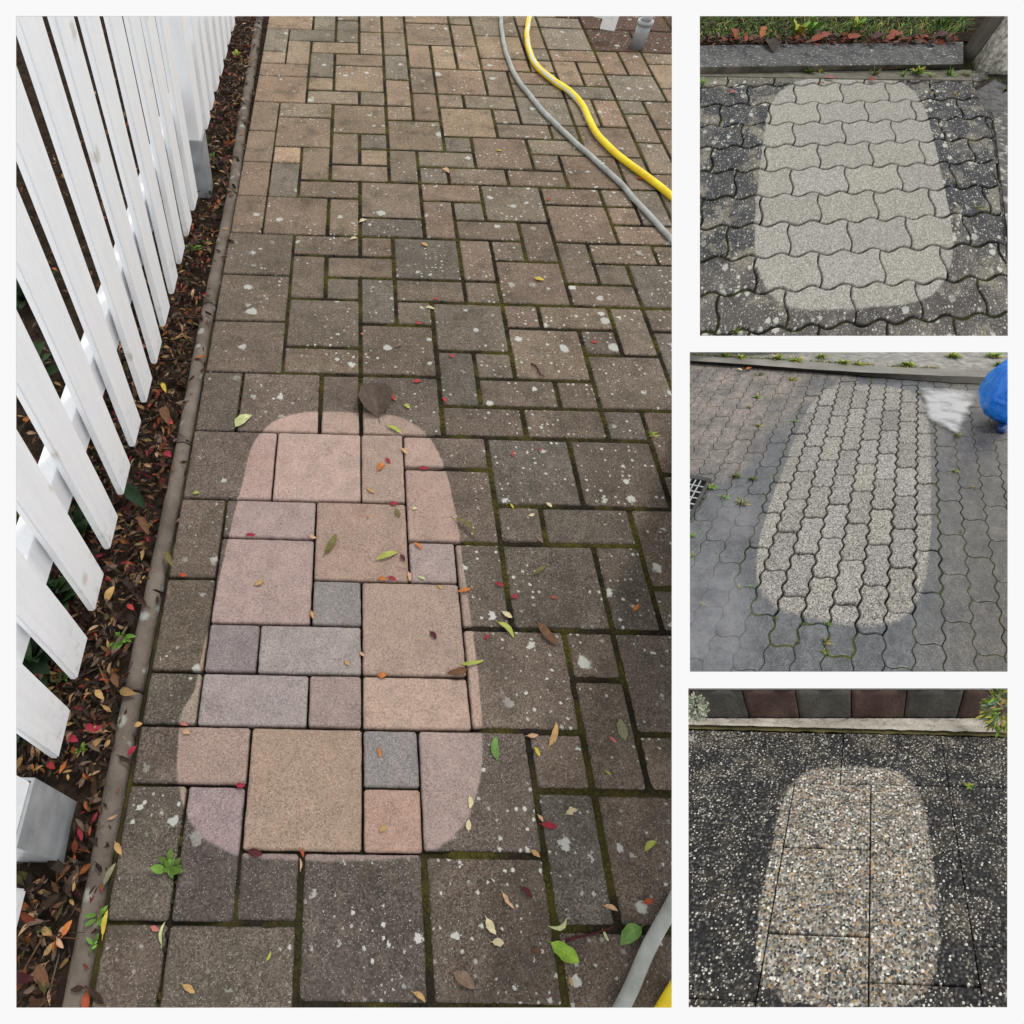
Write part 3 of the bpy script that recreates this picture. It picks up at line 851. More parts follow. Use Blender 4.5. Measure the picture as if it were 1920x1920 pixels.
    for a, b in zip(cuts[:-1], cuts[1:]):
        segs = int((b - a) * 4)
        rings = []
        for i in range(segs + 1):
            v = a + .02 + (b - a - .04) * i / segs
            ring = []
            tu = -.36 * max(0.0, (v - 20) / 14) - .02 * math.sin(v * .6)
            for k in range(n):
                t = math.pi * k / (n - 1)
                du = -.19 * math.cos(t); dz = (.30 * max(0, math.sin(t)) ** .55)
                w = 1 + .05 * mnoise.noise(Vector((v * 2.1, k * .5, 3)))
                p = plot.P(-4.27 + du * w + tu + .015 * mnoise.noise(Vector((v * 1.7, 0, 8))), MAPV(v), -.030 + dz * S * w)
                ring.append((bm.verts.new(p), (du, v)))
            rings.append(ring)
        for r0, r1 in zip(rings[:-1], rings[1:]):
            for k in range(n - 1):
                f = bm.faces.new((r0[k][0], r0[k + 1][0], r1[k + 1][0], r1[k][0])); f.smooth = True
        bm.faces.new([x[0] for x in rings[0]]); bm.faces.new([x[0] for x in rings[-1]][::-1])
    bmesh.ops.recalc_face_normals(bm, faces=bm.faces[:])
    o = mk("kerb", bm, MAT['kerb'], plot=plot)
    tag(o, "narrow rounded concrete edging strip between leaf litter and pavers", "kerb", kind='structure')

# --- wavy pavers, upper right
KX = [(1290, 141), (1900, 133)]
def build_wave():
    plot = WAVE
    bm = new_bm()
    A, B = .036, .034
    W = lambda u: -A * math.sin(4 * math.pi * u)
    N = 26
    gl = [plot.guv(1853, 165), plot.guv(1893, 520)]           # where the pavers stop beside the gutter strip
    def ulim(v): return gl[0][0] + (gl[1][0] - gl[0][0]) * (v - gl[0][1]) / (gl[1][1] - gl[0][1])
    kv0, kv1 = plot.guv(1300, 140), plot.guv(1850, 134)
    def vlim(u): return kv0[1] + (kv1[1] - kv0[1]) * (u - kv0[0]) / (kv1[0] - kv0[0])
    rg = random.Random(5)
    for row in range(-3, 12):
        v1 = -.5 * row; v0 = v1 - .5
        off = 0.0 if row % 2 else .5
        for i in range(-5, 9):
            u0 = i + off
            cu, cv = u0 + .5, v0 + .25
            gap = .013 if in_mask(M_WAVE, cu, cv) < 1.03 else .019
            if cu - .5 > ulim(cv) or v0 > vlim(cu): continue
            def side(ux, up):
                o = []
                for k in range(N // 2 + 1):
                    t = k / (N // 2)
                    o.append((ux - B * math.sin(2 * math.pi * t), v1 - .5 * t + W(ux)))
                return o[::-1] if up else o
            top = [(u0 + k / N, v1 + W(u0 + k / N)) for k in range(N + 1)]
            bot = [(u0 + k / N, v0 + W(u0 + k / N)) for k in range(N + 1)]
            poly = bot + side(u0 + 1, True)[1:-1] + top[::-1] + side(u0, False)[1:-1]
            cl = []
            for (u, v) in poly:
                cl.append((min(u, ulim(v)), min(v, vlim(u))))
            poly = [p for k, p in enumerate(cl) if (abs(p[0] - cl[k - 1][0]) + abs(p[1] - cl[k - 1][1])) > 1e-4]
            if len(poly) < 6: continue
            us = [p[0] for p in poly]; vs_ = [p[1] for p in poly]
            if max(us) - min(us) < .06 or max(vs_) - min(vs_) < .06: continue
            poly = offset_poly(poly, gap)
            poly = [(u + rg.uniform(-.002, .002), v + rg.uniform(-.002, .002)) for u, v in poly]
            k = rg.uniform(.93, 1.05)
            add_paver(bm, plot, poly, (k, k, k * rg.uniform(.95, 1.0), 1), .010, .004, .03, rg.uniform(-.001, .001))
    o = mk("paving", bm, MAT['wave'], plot=plot)
    tag(o, "paving of interlocking wavy grey stones, black with lichen round a washed patch", "paving", kind='structure')
    ground_grid(plot, plot.quad(30), 60, 60, lambda u, v: -.016 if in_mask(M_WAVE, u, v) < 1.02 else -.0065, MAT['jwave'], "ground", "mossy bed showing between the wavy stones", "ground")
    # gutter strip at the right edge
    bm = new_bm()
    e = [(1857, 168), (1898, 510), (1990, 510), (1930, 160)]
    box(bm, [plot.at(x, y, -.001) - plot.N * .02 for x, y in e] + [plot.at(x, y, -.001) for x, y in e])
    bmesh.ops.recalc_face_normals(bm, faces=bm.faces[:])
    bmesh.ops.subdivide_edges(bm, edges=bm.edges[:], cuts=3, use_grid_fill=True)
    o = mk("gutter", bm, MAT['gutter'], plot=plot)
    tag(o, "lichen spotted concrete gutter strip right of the wavy stones", "gutter", kind='structure')
    # kerb with a stepped face
    H = plot.rise(1560, 139, 15)
    bm = new_bm()
    def line(y0, y1, n=24, x0=1290, x1=1806):
        return [(x0 + (x1 - x0) * i / n, y0 + (y1 - y0) * i / n) for i in range(n + 1)]
    rg = random.Random(9)
    rows = []
    for (l, h) in ((line(141, 131), -.01), (line(139, 127), H * .12), (line(126, 120), H * .93), (line(123.5, 117.5), H), (line(86, 79), H), (line(85, 78), H * .5), (line(85, 78), -.01)):
        rows.append([bm.verts.new(plot.at(x, y + rg.uniform(-.35, .35), h + rg.uniform(-.0008, .0008))) for x, y in l])
    for a in range(len(rows) - 1):
        for i in range(len(rows[0]) - 1):
            f = bm.faces.new((rows[a][i], rows[a][i + 1], rows[a + 1][i + 1], rows[a + 1][i]))
            f.material_index = 1 if a < 2 else 0
    bm.faces.new([r[-1] for r in rows]); bm.faces.new([r[0] for r in rows][::-1])
    bmesh.ops.recalc_face_normals(bm, faces=bm.faces[:])
    o = mk("kerb", bm, [MAT['darkkerb'], MAT['kerbface']], plot=plot)
    tag(o, "black lichen speckled kerb below the grass bank", "kerb", kind='structure')
    # pale strip at the foot of the kerb
    bm = new_bm()
    e = [(1290, 141.5), (1600, 147), (1822, 150), (1822, 131), (1600, 133), (1290, 139)]
    vb = [bm.verts.new(plot.at(x, y, .004) - plot.N * .016) for x, y in e]; vt = [bm.verts.new(plot.at(x, y, .004)) for x, y in e]
    bm.faces.new(vt)
    for i in range(6): bm.faces.new((vb[i], vb[(i + 1) % 6], vt[(i + 1) % 6], vt[i]))
    bmesh.ops.recalc_face_normals(bm, faces=bm.faces[:])
    o = mk("kerb", bm, MAT['ledge'], plot=plot)
    tag(o, "low brownish concrete foot under the lichen speckled kerb", "kerb", kind='structure')
    # earth behind the kerb
    bm = new_bm()
    e = [(1280, 84), (1830, 77), (1900, 20), (1290, 10)]
    box(bm, [plot.at(x, y, H - .012) - plot.N * .05 for x, y in e] + [plot.at(x, y, H - .012) for x, y in e])
    bmesh.ops.recalc_face_normals(bm, faces=bm.faces[:])
    o = mk("soil", bm, MAT['soil'], plot=plot)
    tag(o, "dark soil of the grass bank behind the lichened kerb", "soil", kind='structure')
    return H

# --- dogbone pavers, middle right
def build_bone():
    plot = BONE
    bm = new_bm()
    w, A, E = .6, .038, .028
    k0, k1 = plot.guv(1293, 680), plot.guv(1880, 722)
    def vlim(u): return k0[1] + (k1[1] - k0[1]) * (u - k0[0]) / (k1[0] - k0[0])
    rg = random.Random(12)
    N = 24
    for c in range(-13, 16):
        u0 = (c - .5) * w
        off = 0.0 if c % 2 == 0 else .5
        for i in range(-5, 14):
            v0 = i + off
            cu, cv = u0 + w / 2, v0 + .5
            if v0 > vlim(cu) - .05 or cv > 13: continue
            left = [(u0 + A * math.cos(6 * math.pi * k / N), v0 + k / N) for k in range(N + 1)]
            right = [(u0 + w - A * math.cos(6 * math.pi * k / N), v0 + k / N) for k in range(N + 1)]
            def end(v, rev):
                a, b = u0 + A, u0 + w - A
                o = [(a + (b - a) * k / 10, v - E * math.sin(2 * math.pi * k / 10)) for k in range(1, 10)]
                return o[::-1] if rev else o
            poly = end(v0, False) + right + end(v0 + 1, True) + left[::-1]
            cl = [(u, min(v, vlim(u))) for u, v in poly]
            poly = [p for k, p in enumerate(cl) if (abs(p[0] - cl[k - 1][0]) + abs(p[1] - cl[k - 1][1])) > 1e-4]
            if len(poly) < 6: continue
            vs_ = [p[1] for p in poly]
            if max(vs_) - min(vs_) < .1: continue
            clean = in_mask(M_BONE, cu, cv) < 1.04
            poly = offset_poly(poly, .021 if clean else .008)
            k = rg.uniform(.86, 1.06)
            if rg.random() < .12: k *= .82
            hh = rg.uniform(-.0011, .0011) if clean else rg.uniform(-.0003, .0005)
            add_paver(bm, plot, poly, (k, k, k * rg.uniform(.95, 1.01), 1), .020, .0026 if clean else .0008, .015, hh)
    o = mk("paving", bm, MAT['bone'], plot=plot)
    tag(o, "rain soaked paving of dogbone stones with a pale washed patch", "paving", kind='structure')
    ground_grid(plot, plot.quad(30), 60, 60, lambda u, v: -.011 if in_mask(M_BONE, u, v) < 1.02 else -.0012, MAT['jbone'], "ground", "wet bed showing between the dogbone stones", "ground")
    H = plot.rise(1690, 711, 10.5)
    # kerb
    bm = new_bm()
    X = [1280, 1293, 1400, 1500, 1593, 1690, 1780, 1860, 1900]
    yb = [679, 680, 688, 696, 703, 711, 717, 721, 723]
    ye = [674, 675, 682, 690, 696, 700.5, 704, 706.5, 708]
    yt = [665, 666, 672, 677, 683, 689, 692, 694, 695]
    def pts(ys, h):
        out = []
        for i in range(len(X) - 1):
            for k in range(5):
                t = k / 5
                out.append(plot.at(X[i] + (X[i + 1] - X[i]) * t, ys[i] + (ys[i + 1] - ys[i]) * t + rg.uniform(-.25, .25), h))
        return out
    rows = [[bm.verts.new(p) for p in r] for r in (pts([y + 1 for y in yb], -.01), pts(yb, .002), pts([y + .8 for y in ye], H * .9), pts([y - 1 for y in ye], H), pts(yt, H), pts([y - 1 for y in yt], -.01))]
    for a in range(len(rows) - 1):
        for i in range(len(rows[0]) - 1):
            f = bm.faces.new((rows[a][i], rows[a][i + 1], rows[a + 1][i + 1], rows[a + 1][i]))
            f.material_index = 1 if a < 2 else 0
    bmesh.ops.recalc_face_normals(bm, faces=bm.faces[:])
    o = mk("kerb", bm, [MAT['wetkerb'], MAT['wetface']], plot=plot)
    tag(o, "wet grey kerb running above the dogbone stones", "kerb", kind='structure')
    # moss growing out of the seam along the back of the kerb
    bmm = new_bm()
    for i in range(1500):
        x = 1285 + 600 * rg.random(); 
        k = max(0, min(len(X) - 2, next((j for j in range(len(X) - 1) if X[j + 1] > x), len(X) - 2)))
        y = yt[k] + (yt[k + 1] - yt[k]) * (x - X[k]) / (X[k + 1] - X[k])
        if mnoise.noise(Vector((x * .021, 3, 1))) < -.12 + (x - 1600) * .0009: continue
        p = plot.at(x, y - 1.2 + rg.gauss(0, 1.3), H - .002)
        a = rg.uniform(0, 6.28); L = plot.mpp(x, y) * rg.uniform(2.0, 6.0)
        d = (plot.U.normalized() * math.cos(a) + plot.N.cross(plot.U.normalized()) * math.sin(a)) * L * .8 + plot.N * L * rg.uniform(.2, .9)
        c = GC[rg.choice(['moss', 'moss', 'yellowish', 'grass', 'straw'])]; q = rg.uniform(.45, 1.0)
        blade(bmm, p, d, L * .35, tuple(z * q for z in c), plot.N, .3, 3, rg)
    o = mk("moss", bmm, MAT['blade'], plot=plot)
    tag(o, "yellowish moss filling the seam between the wet kerb and the pavement", "moss", kind='stuff')
    # pavement behind
    bm = new_bm()
    e = [(1270, 666), (1500, 677.5), (1690, 689), (1910, 696), (1910, 640), (1270, 640)]
    vb = [bm.verts.new(plot.at(x, y, H - .003) - plot.N * .03) for x, y in e]; vt = [bm.verts.new(plot.at(x, y, H - .003)) for x, y in e]
    bm.faces.new(vt)
    for i in range(6): bm.faces.new((vb[i], vb[(i + 1) % 6], vt[(i + 1) % 6], vt[i]))
    bmesh.ops.recalc_face_normals(bm, faces=bm.faces[:])
    o = mk("pavement", bm, MAT['asphalt'], plot=plot)
    tag(o, "old grey pavement with moss behind the wet kerb", "pavement", kind='structure')
    return H

# --- pebble slabs, lower right
def build_slab():
    plot = SLAB
    bm = new_bm()
    k0, k1 = plot.guv(1290, 1368), plot.guv(1890, 1384)
    def vlim(u): return k0[1] + (k1[1] - k0[1]) * (u - k0[0]) / (k1[0] - k0[0])
    rg = random.Random(3)
    G = .005
    def slab(u0, v1, u1, v0, G=.003, GV=.004):
        ps = []
        c = [(u0 + G, v0 + GV), (u1 - G, v0 + GV), (u1 - G, v1 - GV), (u0 + G, v1 - GV)]
        for k in range(4):
            a, b = c[k], c[(k + 1) % 4]
            L = math.hypot(b[0] - a[0], b[1] - a[1]); n = max(3, int(L * 26))
            for i in range(n):
                t = i / n
                ps.append((a[0] + (b[0] - a[0]) * t + (rg.uniform(-.002, .002)), a[1] + (b[1] - a[1]) * t + rg.uniform(-.002, .002)))
        ps = [(u, min(v, vlim(u))) for u, v in ps]
        add_paver(bm, plot, ps, (1, 1, 1, 1), .007, .0012, .015, rg.uniform(-.0004, .0004))
    for a, b in ((-3.4, .595), (.595, 2.0), (2.0, 4.2)):
        slab(a, 2.4, b, 0.0)
    for v in (0, -1, -2):
        slab(0, v, 1, v - 1, .006, .011)
    slab(0, -3, 1, -4, .006, .011)
    slab(1, 0, 2, -2.42, .005, .010); slab(1, -2.42, 2, -4, .005, .010)
    slab(2, 0, 3, -2.05); slab(2, -2.05, 3, -4); slab(3, 0, 4, -4)
    slab(-3.4, 0, 0, -2.62); slab(-3.4, -2.62, 0, -4)
    o = mk("paving", bm, MAT['slab'], plot=plot)
    tag(o, "blackened pebble concrete slabs with a washed multicoloured patch", "paving", kind='structure')
    ground_grid(plot, plot.quad(30), 30, 30, lambda u, v: -.0024, MAT['jslab'], "ground", "dark bed showing in the thin joints of the pebble slabs", "ground")

build_yard()
H_WAVE = build_wave()
H_BONE = build_bone()
build_slab()

# ------------------------------------------------------------------ white picket fence of the yard
def boxuvz(bm, u0, u1, v0, v1, z0, z1, tone=(1, 1, 1, 1)):
    P = YARD.P
    return box(bm, [P(u0, v0, z0 * S), P(u1, v0, z0 * S), P(u1, v1, z0 * S), P(u0, v1, z0 * S), P(u0, v0, z1 * S), P(u1, v0, z1 * S), P(u1, v1, z1 * S), P(u0, v1, z1 * S)], tone)

def fence():
    root = thing("picket_fence", YARD.P(-5.25, 8, 0), "white painted wooden picket fence running up the left side of the yard", "fence")
    rg = random.Random(21)
    near = [-5.45, -4.1, -2.75, -1.38] + [1.32 + 1.357 * k for k in range(13)] + [20.35 + 1.35 * k for k in range(14)]
    for i, v in enumerate(near):
        sec2 = v > 19
        if i == 3: v -= .05
        u = (-5.16 if not sec2 else -5.22) + rg.uniform(-.012, .012)
        z0 = (.36 if not sec2 else .78) + rg.uniform(-.03, .03)
        wd = .83 + rg.uniform(-.015, .015)
        bm = new_bm()
        lean = rg.uniform(-.01, .01)
        nseg = 14
        zt = 16.0
        prev = None
        P = YARD.P
        rings = []
        for k in range(nseg + 1):
            z = z0 + (zt - z0) * k / nseg
            dv = lean * (z - z0) + .006 * math.sin(z * 1.3 + i)
            jj = lambda: rg.uniform(-.004, .004)
            rings.append([P(u - .14 + jj(), v + dv + jj(), z * S), P(u + jj(), v + dv + jj(), z * S), P(u + jj(), v + wd + dv + jj(), z * S), P(u - .14 + jj(), v + wd + dv + jj(), z * S)])
        vr = [[bm.verts.new(p) for p in r] for r in rings]
        for a, b in zip(vr[:-1], vr[1:]):
            for q in range(4):
                bm.faces.new((a[q], a[(q + 1) % 4], b[(q + 1) % 4], b[q]))
        bm.faces.new(vr[0][::-1]); bm.faces.new(vr[-1])
        bmesh.ops.recalc_face_normals(bm, faces=bm.faces[:])
        sharp = [e for e in bm.edges if len(e.link_faces) == 2 and e.calc_face_angle(0) > .6]
        bmesh.ops.bevel(bm, geom=sharp, offset=.0028, segments=2, affect='EDGES', clamp_overlap=True)
        mk("picket", bm, MAT['white'], parent=root, plot=YARD, smooth=False)
    for (a, b, dz) in ((-6, 19.2, 0.0), (20.0, 40, .35)):
        for z in (2.12, 9.2):
            bm = new_bm()
            boxuvz(bm, -5.72, -5.37, a, b, z + dz, z + .88 + dz)
            bevel(bm, .004)
            mk("rail", bm, MAT['white'], parent=root, plot=YARD)
    for v0, z1, dz, pw, dd in ((-.13, 14, 0, .82, 0), (19.35, 14, -.12, .66, .10), (36.2, 12, .1, .66, .10)):
        bm = new_bm()
        boxuvz(bm, -5.78 + dd, -4.96 - dd * .6, v0, v0 + pw, 1.5 + dz, z1)
        bevel(bm, .005)
        p = mk("post", bm, MAT['white'], parent=root, plot=YARD)
        if p is None: continue
        # open-topped galvanised shoe: four walls and a floor
        bm = new_bm()
        a, b, c, d, t = -5.83 + dd, -4.90 - dd * .6, v0 - .05, v0 + pw + .05, .045
        zt = 1.72 + dz
        boxuvz(bm, a, b, c, c + t, -.25, zt); boxuvz(bm, a, b, d - t, d, -.25, zt)
        boxuvz(bm, a, a + t, c + t, d - t, -.25, zt); boxuvz(bm, b - t, b, c + t, d - t, -.25, zt)
        boxuvz(bm, a + t, b - t, c + t, d - t, 1.35 + dz, 1.45 + dz)
        for vv in bm.verts: vv.co -= root.location
        o = mk_child("post_shoe", bm, MAT['zinc'], p, root)
def mk_child(name, bm, mat, part, root, plot=YARD):
    """a sub-part under a part whose own origin sits at its thing's base"""
    for v in bm.verts: v.co += root.location
    trim(bm, plot)
    if not len(bm.verts):
        bm.free(); return None
    for v in bm.verts: v.co -= root.location
    me = bpy.data.meshes.new(name); bm.to_mesh(me); bm.free(); me.materials.append(mat)
    o = bpy.data.objects.new(name, me); COL.objects.link(o); o.parent = part
    return o
fence()

# gate bottom and steel prop at the far right corner of the yard
def far_corner():
    P = YARD
    root = thing("picket_gate", P.at(1140, 62), "bottom of two white pickets of a gate hanging at the far end of the yard", "gate")
    for (xa, xb, yb) in ((1112, 1130, 36), (1124.5, 1152, 59)):
        bm = new_bm()
        a, b = P.at(xa, yb - 4, .04), P.at(xb, yb, .04)
        dirn = (b - a).normalized(); th = Vector((-dirn.y, dirn.x, 0)) * .02
        up = Vector((0, 0, .5))
        box(bm, [a, b, b + th, a + th, a + up, b + up, b + th + up, a + th + up])
        bmesh.ops.recalc_face_normals(bm, faces=bm.faces[:])
        bevel(bm, .003)
        mk("picket", bm, MAT['white'], parent=root, plot=P)
    b = P.at(1194, 88)
    root = thing("steel_prop", b, "round galvanised steel prop standing on the pavers at the far right", "post")
    bm = new_bm(); tube(bm, [b + Vector((0, 0, z)) for z in (-.004, .05, .085)], .030, 18); mk("sleeve", bm, MAT['zinc'], parent=root, plot=P)
    bm = new_bm(); tube(bm, [b + Vector((0, 0, z)) for z in (.085, .10)], .034, 18); mk("collar", bm, MAT['zinc'], parent=root, plot=P)
    bm = new_bm(); tube(bm, [b + Vector((0, 0, z)) for z in (.10, .3, .6)], .022, 18); mk("pole", bm, MAT['zinc'], parent=root, plot=P)
far_corner()

# ------------------------------------------------------------------ hoses
def hose(name, pts, r, mat, label, stripe=None):
    g = [YARD.at(x, y, r + .001) for x, y in pts]
    path = [q + Vector((mnoise.noise(q * 11) * .0035, mnoise.noise(q * 11 + Vector((7, 7, 7))) * .0035, 0)) for q in spline(g, 10)]
    mid = g[len(g) // 2].copy(); mid.z = 0
    bm = new_bm()
    tube(bm, path, r, 14)
    if stripe:
        lu = bm.loops.layers.uv.active
        for f in bm.faces:
            if len(f.verts) == 4:
                c = sum((l[lu].uv.x for l in f.loops), 0.0) / 4
                s = sum((l[lu].uv.y for l in f.loops), 0.0) / 4
                tw = (c + s * .045 + .62) % 1.0
                f.material_index = 1 if tw < .11 else 0
    o = mk(name, bm, mat, loc=mid, plot=YARD)
    return tag(o, label, "hose")
hose("garden_hose", [(936, 5), (938.5, 30), (943, 73), (955, 117), (973.5, 153), (993.5, 180), (1020, 210), (1053.5, 243.5), (1090, 277), (1123.5, 307), (1160, 340), (1187, 370), (1220, 407), (1260, 450), (1285, 482)], .0088, MAT['greyhose'],
     "thin grey hose curving across the far pavers beside the yellow one")
hose("garden_hose", [(1003, 5), (993, 33), (988, 55), (989, 80), (995, 103), (1010, 128), (1036, 150), (1066, 170), (1086, 190), (1100, 213), (1114, 243), (1137, 271), (1167, 297), (1200, 322), (1233, 347), (1262, 371), (1290, 393)], .0117, [MAT['yellowhose'], MAT['stripe']],
     "bright yellow hose with a pale stripe snaking across the far pavers", stripe=True)
hose("garden_hose", [(1300, 1625), (1260, 1694), (1230, 1752), (1196, 1822), (1164, 1890), (1130, 1960)], .0105, MAT['greyhose'],
     "short length of grey hose crossing the near right corner of the yard")
hose("garden_hose", [(1310, 1800), (1276, 1855), (1247, 1905), (1215, 1960)], .0145, MAT['yellowhose'],
     "corner of yellow hose just showing at the near right edge of the yard")

# ------------------------------------------------------------------ leaves
def add_leaf(bm, a, b, N, wr, col, curl=.12, fold=.25, rg=RNG, ragged=0.0, lift=.002, bend=0.0, n=7):
    ax = b - a; L = ax.length
    if L < 1e-6: return
    t = ax / L
    s = N.cross(t).normalized()
    cols = []
    for i in range(n + 1):
        x = i / n
        w = wr * L * .5 * (math.sin(math.pi * min(1, x * .93 + .05)) ** .75) * (1 - .25 * x)
        if i == 0: w *= .25
        if i == n: w = 0.002 * L
        mid = a + ax * x + s * (bend * L * 4 * x * (1 - x)) + N * (lift + curl * L * (4 * x * (1 - x)) * .5 + rg.uniform(0, .02) * L)
        row = []
        for k in (-1, -.5, 0, .5, 1):
            ww = w * (1 - (rg.random() * ragged if abs(k) == 1 else 0))
            row.append((bm.verts.new(mid + s * (ww * k) + N * (abs(k) * fold * ww)), (k * .5 + .5, x)))
        cols.append(row)
    for i in range(n):
        for k in range(4):
            q = (cols[i][k], cols[i][k + 1], cols[i + 1][k + 1], cols[i + 1][k])
            try:
                f = bm.faces.new([x[0] for x in q])
            except ValueError:
                continue
            f.smooth = True
            jitter = rg.uniform(.9, 1.1)
            paint(bm, f, tuple(min(.9, c * jitter) for c in col), [x[1] for x in q])
    # stalk
    if L > .012:
        st = a - t * (L * .16) + N * (lift * .5)
        p = [bm.verts.new(st + s * .0006), bm.verts.new(st - s * .0006), bm.verts.new(a - s * .0008 + N * lift), bm.verts.new(a + s * .0008 + N * lift)]
        f = bm.faces.new(p); paint(bm, f, tuple(c * .7 for c in col))

def leaf_obj(plot, x0, y0, x1, y1, wr, col, label, group, h=.0, **kw):
    a, b = plot.at(x0, y0, h), plot.at(x1, y1, h)
    rg = random.Random(int(x0 * 13 + y0 * 7))
    bm = new_bm()
    add_leaf(bm, a, b, plot.N, wr, LC[col] if isinstance(col, str) else col, rg=rg, **kw)
    o = mk("fallen_leaf", bm, MAT['leaf'], loc=(a + b) / 2, smooth=True)
    return tag(o, label, "leaf", group)

